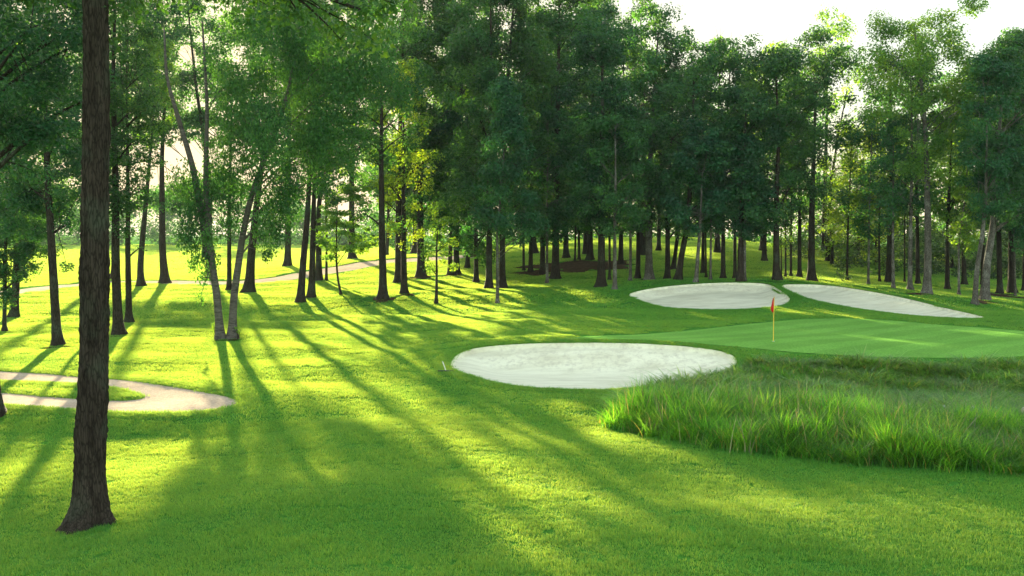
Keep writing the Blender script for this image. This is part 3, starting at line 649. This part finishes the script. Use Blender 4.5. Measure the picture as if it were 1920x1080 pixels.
tree('palegrey', 'mottled pale grey tall tree with domed crown, largest of the right wood', 1738, 551, 14, (1725, 12, 335, 98), path=[(1741, 470), (1739, 340), (1735, 200), (1722, 110), (1715, 50)], dens=.85, s=.17, prof='vase',
     extra=[(1640, 100, 30, 0), (1620, 130, 22, 0), (1670, 60, 28, 0), (1790, 100, 30, 0), (1812, 120, 20, 0), (1800, 200, 36, 0), (1680, 170, 34, 0), (1640, 210, 30, .5)])
tree('grey', 'left one of the two grey trunks leaning right near the right border', 1828, 571, 10, (1855, 110, 400, 62), path=[(1832, 510), (1842, 440), (1850, 370), (1853, 220)], dens=.9)
tree('grey', 'right one of the two grey trunks leaning right, thicker and mottled', 1846, 563, 15, (1888, 58, 410, 80), path=[(1853, 500), (1866, 420), (1875, 300), (1885, 150)], dens=1)
# --- behind: tall light trees seen against the sky
tree('pale', 'airy light green tree top against the white sky behind the tall dark trunk', 1545, 500, 10, (1548, 32, 200, 66), depth=108, dens=.5, bare=2, path=[(1546, 350), (1550, 200), (1545, 90)])
tree('pale', 'nearly bare tree with upright twigs in the bright gap of the skyline', 1552, 500, 8, (1580, 110, 330, 34), depth=100, dens=.16, bare=4, path=[(1556, 350), (1570, 260), (1588, 170)], limb_r=1.3, nclump=26)
tree('pale', 'brownish half bare tree behind the domed pale tall tree', 1815, 500, 8, (1822, 105, 300, 36), depth=105, dens=.2, bare=5, nclump=26)
tree('oak', 'high crown touching the top of the sky gap, left one behind the grove', 1205, 480, 11, (1200, 5, 300, 62), depth=104, dens=.65, bare=1)
tree('oak', 'high crown at the left side of the sky gap behind the grove', 1100, 480, 12, (1090, -70, 300, 70), depth=108, dens=.85)
tree('oak', 'low rounded crown on the skyline between grove and right wood', 1345, 480, 10, (1350, 78, 330, 60), depth=106, dens=.7, bare=1)
tree('pale', 'pale rounded crown on the skyline left of the airy light green top', 1430, 480, 10, (1440, 82, 330, 62), depth=110, dens=.6, bare=1)
tree('oak', 'dark filling crown at the very top behind the middle of the grove', 1000, 480, 12, (1010, -90, 330, 80), depth=112, dens=.6)
tree('oak', 'dark filling crown at the top left of the grove', 880, 480, 12, (890, -100, 330, 80), depth=112, dens=.6)
tree('oak', 'tall crown left of the grove that reaches the top edge', 780, 490, 12, (790, -100, 330, 75), depth=125, dens=.6)
tree('pale', 'yellow lit young tree at the back of the right wood', 1610, 500, 6, (1610, 250, 500, 60), depth=98, dens=.55)
tree('pale', 'yellow lit young tree left of the undergrowth, behind the tall dark trunk', 1560, 500, 6, (1555, 290, 490, 50), depth=96, dens=.5)
tree('pale', 'young tree with layered sunlit leaves between slender grey and shaded wide trunks', 1642, 505, 6, (1645, 225, 480, 52), depth=101, dens=.6, flat=.45)
tree('pale', 'young sunlit green tree behind the mottled grey trunk', 1705, 505, 6, (1698, 250, 490, 48), depth=103, dens=.6, flat=.45)
tree('pale', 'young sunlit green tree behind the brownish trunk of the right wood', 1785, 505, 6, (1780, 260, 490, 48), depth=100, dens=.6, flat=.45)
def shade(pts, Y):
    out_ = []
    for px, py in pts:
        p = hit(px, py); p = p + SUN * ((Y - p[1]) / SUN[1]); u, v = to_px(p[None]); out_.append((float(u[0]), float(v[0]), rng.uniform(15, 24), 0))
    return out_
tree('oak', 'oak far back at the left whose crown meets the sun', 392, 520, 11, (350, -60, 400, 125), depth=112, dens=.95, limb_r=.5, extra=[(300, 50, 34, 0), (400, 50, 34, .4), (350, 165, 36, -.4), (290, 140, 34, .2), (415, 140, 36, -.2), (350, 20, 34, 0), (390, 95, 20, 0), (310, 95, 22, 0), (350, 60, 18, 0), (345, 140, 20, 0)] + shade([(230, 590), (270, 580), (310, 590), (345, 600), (380, 590), (300, 608), (360, 612), (410, 605), (330, 580), (250, 600), (200, 585)], 112))
tree('oak', 'oak far back between sturdy oak and flared trunk', 215, 520, 12, (215, -60, 330, 80), depth=108, dens=.9)
tree('oak', 'oak far back at the left border', 40, 520, 12, (60, 60, 420, 110), depth=112, dens=.95)
tree('oak', 'oak far back behind the birch crown', 540, 520, 12, (545, -40, 400, 95), depth=115, dens=.95, extra=shade([(420, 590), (450, 600), (480, 590), (515, 600), (545, 595), (580, 603), (615, 600), (460, 612), (500, 612), (540, 612), (360, 1040), (430, 1060), (400, 1075), (470, 1030), (520, 1060), (600, 1060), (680, 1050), (330, 1070), (560, 1030), (740, 1070), (640, 1075)], 115))
tree('oak', 'oak far back behind the curved sapling', 660, 505, 12, (670, -40, 340, 80), depth=120, dens=.95)

# ------------------------------------------------------------------ masses nobody could count
def woods(name, label, blobs, m, s, dens, flat=.7, cull=True):
    P, v = [], []
    for (x, y, z, r) in blobs:
        n = int(dens * math.pi * r * r * .8 / (.27 * s * s)); P.append(clump_points(np.array([x, y, z]), r, n, flat)); v.append(np.clip(rng.normal(.5, .2, n) + rng.normal(0, .18), 0, 1))
    P = np.concatenate(P); v = np.concatenate(v); k = thin(P, np.full(len(P), not cull)) if cull else np.ones(len(P), bool); V = leaf_geo(P[k], s)
    o = mesh_obj(name, V, np.arange(len(V)).reshape(-1, 4), m, attr=v[k]); return tag(o, label, 'woods', kind='stuff')
bl = []
for _ in range(620):
    px = rng.uniform(-500, 760); Y = rng.uniform(300, 345); top = 372 + 22 * math.sin(px * .013) + 14 * math.sin(px * .041)
    if px > 560: top += 10
    q = at(px, rng.uniform(top, 462), Y); bl.append((q[0], q[1], q[2], rng.uniform(2.0, 4.2)))
woods('far_woods', 'hazy tree line beyond the far fairway', bl, M_OAK, .85, .9, cull=False)
bl = []
for _ in range(1250):
    px = rng.uniform(690, 2350); Y = rng.uniform(150, 185); top = (150 if px > 1250 else (120 if px > 790 else 300)) + 40 * math.sin(px * .017) + 25 * math.sin(px * .05)
    if 930 < px < 1400: top = max(top, 235)
    if 1530 < px < 1640: top += 130
    zb = float(base_z((px - 960) / F * Y, Y)); u = rng.random() ** (1 if rng.random() < .6 else 3); zt = at(px, top, Y)[2]
    bl.append(((px - 960) / F * Y, Y, zb + u * (zt - zb), rng.uniform(1.3, 2.8)))
for _ in range(330):
    p = hit(rng.uniform(880, 1480), rng.uniform(472, 530)); Yb = rng.uniform(150, 166); p = p + SUN * ((Yb - p[1]) / SUN[1]); bl.append((p[0], p[1], p[2], rng.uniform(1.2, 2.0)))  # blobs added along the sun's rays to keep the hill in shade
woods('back_woods', 'dark woods behind the grove', bl, M_OAK, .55, .8)
bl = []
for _ in range(650):
    px = rng.uniform(1475, 2200); Y = rng.uniform(86, 118); hmax = 4.2 + 2.2 * math.sin(px * .02) + (1.5 if px < 1640 else .6)
    X = (px - 960) / F * Y; zb = float(base_z(X, Y)); 
    if px < 1560 and Y < 98: continue
    bl.append((X, Y, zb + rng.random() ** 1.4 * max(hmax, .6), rng.uniform(.5, 1.1)))
tag(woods('undergrowth', 'dark leafy undergrowth along the foot of the right wood', bl, M_SHRUB, .2, 1.0), cat='undergrowth')

# ------------------------------------------------------------------ flag, rake, small things
tb = None
Pf = hit(1450, 640, lambda x, y: ground_z(x, y, False)); kf = Pf[1] / F
root = empty('golf_flag', tuple(Pf), 'red flag on a thin yellow pole standing in the putting green', 'golf flag')
t_ = Tubes(); hp = at(1450.5, 556, Pf[1])[2] - Pf[2]
t_.tube([(0, 0, -.1), (0, 0, hp * .5), (.012, 0, hp)], [.017, .016, .013], 10)
mesh_obj('pole', *t_.get(), plain('yellow_pole_paint', (.75, .5, .04), .4), root, True)
V, Fq = [], []
nu, nv = 9, 12
for side in (0, 1):
    for j in range(nv + 1):
        v_ = j / nv; zz = hp - .02 - v_ * .56
        wmax = (.04 + .12 * min(1, v_ / .72)) if v_ < .72 else .16 * (1 - (v_ - .72) / .28 * .75)
        for i in range(nu + 1):
            u_ = i / nu; yy = .035 * math.sin(u_ * 9 + v_ * 2) * u_ + (.004 if side else 0)
            V.append((-.008 - u_ * wmax * .85, yy, zz - u_ * .10 - .02 * math.sin(u_ * 6)))
n1 = (nu + 1) * (nv + 1)
for side in (0, 1):
    for j in range(nv):
        for i in range(nu):
            a = side * n1 + j * (nu + 1) + i; Fq.append((a, a + 1, a + nu + 2, a + nu + 1))
mr_, nr_, or_ = mat('red_flag_cloth')
pr_ = N(nr_, 'ShaderNodeBsdfPrincipled'); pr_.inputs['Base Color'].default_value = (.62, .012, .02, 1); pr_.inputs['Roughness'].default_value = .7
tr_ = N(nr_, 'ShaderNodeBsdfTranslucent'); tr_.inputs[0].default_value = (.8, .03, .03, 1); ms_ = N(nr_, 'ShaderNodeMixShader'); ms_.inputs[0].default_value = .35
nr_.links.new(pr_.outputs[0], ms_.inputs[1]); nr_.links.new(tr_.outputs[0], ms_.inputs[2]); nr_.links.new(ms_.outputs[0], or_.inputs[0])
mesh_obj('flag_cloth', V, Fq, mr_, root, True)
t_ = Tubes(); t_.tube([(0, 0, -.1), (0, 0, .012)], [.054, .054], 20); mesh_obj('cup', *t_.get(), plain('white_cup', (.7, .7, .68), .5), root)
# bunker rake lying by the front bunker
Pr = hit(836, 698); kr = Pr[1] / F
root = empty('bunker_rake', tuple(Pr), 'bunker rake with white handle standing at the left tip of the front bunker', 'rake')
t_ = Tubes(); t_.tube([(0, 0, .05), (-.06, .1, .2), (-.13, .2, .36)], [.014, .014, .014], 8); mesh_obj('handle', *t_.get(), plain('white_handle', (.75, .75, .72), .4), root, True)
t_ = Tubes(); t_.tube([(-.28, 0, .05), (0, 0, .055), (.28, 0, .05)], [.02, .02, .02], 8)
for i in range(12): t_.tube([(-.27 + .049 * i, 0, .05), (-.27 + .049 * i, .02, -.03)], [.008, .006], 5)
mesh_obj('head', *t_.get(), plain('dark_rake_head', (.03, .04, .035), .6), root, True)
# low sprouts and shrubs
def shrub(name, label, px, py, rp, hp_, m, s=.06, n=9, dens=1.1):
    B = hit(px, py); k = B[1] / F; r = rp * k; h = hp_ * k; root = empty(name, tuple(B), label, 'shrub'); t = Tubes(); cl = []
    for _ in range(n):
        c = np.array([rng.normal(0, .45) * r, rng.normal(0, .45) * r, h * rng.uniform(.35, .95)]); cl.append((*c, r * .42)); t.tube(bez(np.array([0, 0, -.03]), c, np.array([0, 0, .1])), np.linspace(.012, .005, 6), 4)
    mesh_obj('stem', *t.get(), M_BARK, root)
    P = np.concatenate([clump_points(np.array(c[:3]), c[3], int(dens * math.pi * c[3] ** 2 / (.27 * s * s)), .8) for c in cl]); V = leaf_geo(P, s)
    mesh_obj('foliage', V, np.arange(len(V)).reshape(-1, 4), m, root, attr=rng.random(len(P)))
shrub('sprout', 'tuft of yellow sprouts at the left foot of the birch', 404, 634, 9, 28, M_PALE)
shrub('sprout', 'tuft of yellow sprouts at the right foot of the birch', 446, 637, 7, 24, M_PALE)
shrub('sprout', 'few small yellow leaves growing right of the big foreground trunk', 197, 606, 8, 12, M_PALE, n=6)
shrub('sprout', 'small yellow lit sprout on the thin trunk beside the bunker gap', 1464, 500, 5, 40, M_PALE, .12, 7)
shrub('bush', 'low green bush under the stem right of the tall bare trunk', 1580, 528, 12, 26, M_SHRUB, .15, 9)
# bare earth round the trunks
M_SOIL = ground_mat('bare_soil', [(.03, .022, .014), (.055, .04, .026), (.10, .07, .045)], 2.5, 14, .6)
SOILS = []
def soil(px, py, rx, ry):
    c = hit(px, py)[:2]; a = np.linspace(0, 2 * math.pi, 40, endpoint=False); j = 1 + .25 * np.sin(3 * a + rng.random() * 6) + .15 * np.sin(7 * a + rng.random() * 6)
    kx = c[1] / F * rx; poly = c + np.stack([np.cos(a) * kx * j, np.sin(a) * ry * j], 1); fill('soil_patch', poly, M_SOIL, 6, .02); SOILS.append(poly)
for q in [(1738, 553, 26, 1.3), (719, 562, 20, .9), (758, 553, 22, .9), (790, 520, 20, 1.3), (1846, 566, 16, .8), (1000, 512, 40, 2.2), (1060, 500, 70, 5), (1130, 497, 60, 4), (222, 629, 22, .7), (108, 650, 20, .6), (1217, 526, 18, 1), (1880, 556, 50, 2), (425, 637, 22, .5), (850, 516, 18, 1.6), (930, 541, 36, 1)]: soil(*q)

FEET = [(o.location.x, o.location.y, .5 if 'foreground' in o['label'] else .3) for o in COL.objects if o.type == 'EMPTY' and o.get('category') == 'tree' and 10 < o.location.y < 75]
# ------------------------------------------------------------------ grass: real blades, one object per kind of grass
def blade_patch(n, size, h, w, lean, segs=2, round_=False):
    """n tapering blades on a square (or disc) of side size"""
    x = rng.uniform(-.5, .5, (n, 2)) * size
    if round_: x = rng.normal(0, .28, (n, 2)) * size
    a = rng.random(n) * 2 * math.pi; H = h * rng.uniform(.55, 1.2, n); d = np.stack([np.cos(a), np.sin(a)], 1); sd = np.stack([-d[:, 1], d[:, 0]], 1)
    ln = lean * rng.uniform(.2, 1.3, n) * H; V = []; W = w * rng.uniform(.7, 1.3, n)
    for k in range(segs + 1):
        t = k / segs; c = x + d * (ln * t ** 1.8)[:, None]; z = H * (t - .25 * lean * t * t); ww = W * (1 - t) ** .7 * .5 + .0004
        V += [np.c_[c - sd * ww[:, None], z], np.c_[c + sd * ww[:, None], z]]
    V = np.stack(V, 1).reshape(-1, 3); m = (segs + 1) * 2; b = np.arange(n)[:, None] * m
    Fq = np.concatenate([b + np.array([2 * k, 2 * k + 1, 2 * k + 3, 2 * k + 2]) for k in range(segs)])
    val = np.tile(np.clip(rng.normal(.45, .24, n), 0, 1), segs)
    return V, Fq, val
def scatter(name, patch, pts, nrm, yaw, scl, m, label):
    """one object: a blade patch plus the points it grows on, joined by a node group"""
    V, Fq, val = patch; nV = len(V); nP = len(pts)
    o = mesh_obj(name, np.r_[V, pts], Fq, m, attr=val); me = o.data
    a = me.attributes.new('pt', 'FLOAT', 'POINT'); a.data.foreach_set('value', np.r_[np.zeros(nV), np.ones(nP)].astype(np.float32))
    a = me.attributes.new('scl', 'FLOAT_VECTOR', 'POINT'); a.data.foreach_set('vector', np.r_[np.ones((nV, 3)), scl].astype(np.float32).ravel())
    z = unit(nrm); x0 = np.stack([np.cos(yaw), np.sin(yaw), 0 * yaw], 1); x = unit(x0 - z * (x0 * z).sum(1, keepdims=True)); y = np.cross(z, x)
    eul = np.stack([np.arctan2(y[:, 2], z[:, 2]), -np.arcsin(np.clip(x[:, 2], -1, 1)), np.arctan2(x[:, 1], x[:, 0])], 1)
    a = me.attributes.new('rot', 'FLOAT_VECTOR', 'POINT'); a.data.foreach_set('vector', np.r_[np.zeros((nV, 3)), eul].astype(np.float32).ravel())
    ng = bpy.data.node_groups.new(name, 'GeometryNodeTree')
    ng.interface.new_socket('Geometry', in_out='INPUT', socket_type='NodeSocketGeometry'); ng.interface.new_socket('Geometry', in_out='OUTPUT', socket_type='NodeSocketGeometry')
    gi = N(ng, 'NodeGroupInput'); go = N(ng, 'NodeGroupOutput'); L = ng.links.new
    def att(nm, ty):
        q = N(ng, 'GeometryNodeInputNamedAttribute', data_type=ty); q.inputs['Name'].default_value = nm; return next(s for s in q.outputs if s.enabled and s.name == 'Attribute')
    cp = N(ng, 'FunctionNodeCompare', data_type='FLOAT', operation='GREATER_THAN'); L(att('pt', 'FLOAT'), cp.inputs[0]); cp.inputs[1].default_value = .5
    sg = N(ng, 'GeometryNodeSeparateGeometry', domain='POINT'); L(gi.outputs[0], sg.inputs[0]); L(cp.outputs[0], sg.inputs['Selection'])
    er = N(ng, 'FunctionNodeEulerToRotation'); L(att('rot', 'FLOAT_VECTOR'), er.inputs[0])
    ip = N(ng, 'GeometryNodeInstanceOnPoints'); L(sg.outputs[0], ip.inputs['Points']); L(sg.outputs[1], ip.inputs['Instance']); L(er.outputs[0], ip.inputs['Rotation']); L(att('scl', 'FLOAT_VECTOR'), ip.inputs['Scale'])
    L(ip.outputs[0], go.inputs[0])
    md = o.modifiers.new('grow', 'NODES'); md.node_group = ng
    return tag(o, label, 'grass', kind='stuff')
def normals(x, y, e=.3):
    zx = (base_z(x + e, y) - base_z(x - e, y)) / (2 * e); zy = (base_z(x, y + e) - base_z(x, y - e)) / (2 * e); return np.stack([-zx, -zy, np.ones_like(x)], 1)
def free(x, y, r):
    k = np.ones(len(x), bool)
    for b in (B_FRONT, B_BACK, B_RIGHT, GREEN): k &= sd_near(b, x, y) < -r
    for b in (PATH_NEAR, PATH_FAR): k &= sd_near(b, x, y) < -r
    for b in SOILS: k &= sd_near(b, x, y) < -r * .3
    return k
def fan(y0, y1, step, mx=1.15):
    g = np.arange(y0, y1, step); out = []
    for yy in g:
        hw_ = .53 * yy * mx + step; xs = np.arange(-hw_, hw_, step); out.append(np.stack([xs, np.full(len(xs), yy)], 1))
    p = np.concatenate(out); return p + rng.uniform(-.22, .22, p.shape) * step
def tuft(x, y):
    f = .5 + .25 * np.sin(x * 1.1 + 2.2 * np.sin(y * .7 + 1)) * np.sin(y * 2.1 + 1.5 * np.sin(x * .5)) + .25 * np.sin(x * .43 + y * 3.1 + 2 * np.sin(x * .31)); return .3 + .7 * np.clip(f, .05, 1)
def lawn(name, y0, y1, step, patch, label, hs=(.8, 1.2)):
    p = fan(y0, y1, step); x, y = p[:, 0], p[:, 1]; k = free(x, y, step * .55); x, y = x[k], y[k]
    z = ground_z(x, y, False); n = len(x); s = np.stack([np.full(n, 1.0), np.full(n, 1.0), (.45 + 1.1 * tuft(x, y)) * rng.uniform(*hs, n)], 1)
    scatter(name, patch, np.stack([x, y, z - .004], 1), normals(x, y), rng.random(n) * 6.28, s, M_TURF, label)
lawn('turf_grass', 11, 27, .5, blade_patch(800, .62, .05, .009, .7), 'short mown turf blades in the foreground')
lawn('turf_grass', 27, 56, .8, blade_patch(700, 1.0, .055, .017, .7), 'short mown turf blades of the middle lawn')
lawn('turf_grass', 56, 135, 1.6, blade_patch(800, 2.0, .07, .04, .7), 'short mown turf blades of the lawn under the trees')
lawn('turf_grass', 134, 335, 4.0, blade_patch(700, 4.6, .13, .13, .7), 'short turf blades of the far fairway')
# fringes that overhang sand and path edges
ex, ey = [], []
for b, st, off in ((B_FRONT, .10, .10), (B_BACK, .16, .12), (B_RIGHT, .16, .12), (PATH_NEAR, .10, .1)):
    c = b.mean(0); q = np.r_[b, b[:1]]; L = np.r_[0, np.cumsum(np.linalg.norm(np.diff(q, axis=0), axis=1))]
    for o_ in (off, off + .22, off + .44):
        s_ = np.arange(0, L[-1], st); bx_ = np.interp(s_, L, q[:, 0]); by_ = np.interp(s_, L, q[:, 1])
        dx = np.gradient(bx_); dy = np.gradient(by_); nn_ = np.stack([dy, -dx], 1); nn_ = unit(nn_)
        for sg_ in (1, -1):
            X_ = bx_ + sg_ * nn_[:, 0] * (o_ + rng.normal(0, .03, len(s_))); Y_ = by_ + sg_ * nn_[:, 1] * (o_ + rng.normal(0, .03, len(s_)))
            k = ~inside(b, X_, Y_) & (np.abs(X_) < 60); ex.append(X_[k]); ey.append(Y_[k])
for X_, Y_, r_ in FEET:
    a = rng.random(34) * 6.28; q = r_ * rng.uniform(.75, 1.35, 34); ex.append(X_ + q * np.cos(a)); ey.append(Y_ + q * np.sin(a))
ex, ey = np.concatenate(ex), np.concatenate(ey); n = len(ex)
scatter('fringe_grass', blade_patch(70, .3, .075, .012, .8, round_=True), np.stack([ex, ey, ground_z(ex, ey, False)], 1), normals(ex, ey), rng.random(n) * 6.28, np.stack([np.ones(n), np.ones(n), rng.uniform(.7, 1.3, n)], 1), M_TURF, 'longer turf fringe along sand and path edges')
# tall rough
lo, hi = ROUGH.min(0), ROUGH.max(0); hi[0] = min(hi[0], 27)
def rough(n, keep):
    x = rng.uniform(lo[0], hi[0], n); y = rng.uniform(lo[1], hi[1], n); s = sdist(ROUGH, x, y); k = (s > .05 - .45 * rng.random(n) ** 3) & (sd_near(GREEN, x, y) < -.5) & (sd_near(B_FRONT, x, y) < -.55) & keep(x, y, s, n); return x[k], y[k], s[k]
clump = lambda x, y: .5 + .5 * np.sin(x * 1.7 + 2 * np.sin(y * .9)) * np.sin(y * 1.9 + np.sin(x * 1.2))
front = lambda x, y: sm((30.5 - (y - np.interp(x, [2, 6, 14, 24], [-0.5, -2.5, -5.5, -7.0]))) / 2.5)
def tall(name, n, patch, hfun, keep, m, label):
    x, y, s = rough(n, keep); h = hfun(x, y, s) * rng.uniform(.55, 1.25, len(x))
    scatter(name, patch, np.stack([x, y, ground_z(x, y, False) - .02], 1), np.tile([0., 0., 1.], (len(x), 1)) + rng.normal(0, .08, (len(x), 3)), rng.random(len(x)) * 6.28, np.stack([.8 + .3 * h, .8 + .3 * h, h], 1), m, label)
FH = lambda x, y, s: 1.22 * (.6 + .4 * sm(s / .8)) * (.45 + .55 * front(x, y)) * (.6 + .65 * clump(x, y))
tall('tall_grass', 9500, blade_patch(40, .42, .82, .017, .75, 4, True), FH, lambda x, y, s, n: np.ones(n, bool), M_ROUGH, 'tall green rough grass beside the front bunker')
M_BANK = leaf_mat('bank_blade', [(0, (.08, .19, .05)), (.5, (.14, .34, .08)), (1, (.28, .36, .15))], (2.6, 2.0, .9), .45, .45, (.5, (.6, .65, .6)), [(0, (.5, .6, .6)), (.5, (1, 1, 1)), (1, (1.6, 1.2, 1.1))])
tall('bank_grass', 5200, blade_patch(30, .5, .5, .034, 1.5, 4, True), lambda x, y, s: .6 + .9 * clump(x * .8 + 3, y * .8), lambda x, y, s, n: front(x, y) < .55, M_BANK, 'drooping olive grass on the far bank of the rough')
tall('seed_grass', 4200, blade_patch(6, .5, 1.0, .026, .5, 4, True), FH, lambda x, y, s, n: (rng.random(n) < .25 + .75 * (front(x, y) < .4) * clump(x * .6, y * .7)), M_SEED, 'straw coloured seed stalks among the tall rough grass')
for i, (px, py) in enumerate([(1768, 768), (1822, 770), (1865, 771), (1917, 772)]):
    B = hit(px, py + 22); B[2] = float(ground_z(B[0], B[1])); root = empty('cattail', tuple(B), ['white fluffy cattail head, leftmost of the row in the rough', 'white fluffy cattail head, second from the left in the rough', 'curled white fluffy cattail head, third in the rough', 'white fluffy cattail head at the right border of the rough'][i], 'cattail', 'cattails in the rough')
    zt = at(px, py, B[1])[2] - B[2]; t_ = Tubes(); t_.tube([(0, 0, -.05), (.01, 0, zt * .5), (0, 0, zt)], [.008, .007, .006], 6); mesh_obj('stalk', *t_.get(), M_ROUGH, root)
    t_ = Tubes(); t_.tube([(0, 0, zt - .1), (0, 0, zt - .05), (.01, 0, zt + .04), (.02, 0, zt + .1), (.03, 0, zt + .13)], [.006, .035, .045, .035, .006], 10, 0, .2); mesh_obj('seed_head', *t_.get(), M_FLUFF, root, True)

# ------------------------------------------------------------------ evening air
mh = bpy.data.materials.new('haze_air'); mh.use_nodes = True; n = mh.node_tree; n.nodes.clear()
out = N(n, 'ShaderNodeOutputMaterial'); pv = N(n, 'ShaderNodeVolumePrincipled'); pv.inputs['Color'].default_value = (.93, .95, .96, 1)
pv.inputs['Density'].default_value = .0002; pv.inputs['Anisotropy'].default_value = .3; n.links.new(pv.outputs[0], out.inputs['Volume'])
hx, y0, y1, z0, z1 = 2600, -400, 3800, float(GZ.min()) - 1, 42
Vb = [(-hx, y0, z0), (hx, y0, z0), (hx, y1, z0), (-hx, y1, z0), (-hx, y0, z1), (hx, y0, z1), (hx, y1, z1), (-hx, y1, z1)]
tag(mesh_obj('haze', Vb, [(0, 3, 2, 1), (4, 5, 6, 7), (0, 1, 5, 4), (1, 2, 6, 5), (2, 3, 7, 6), (3, 0, 4, 7)], mh), 'thin evening haze', 'haze', kind='stuff')
cy.volume_bounces = 0
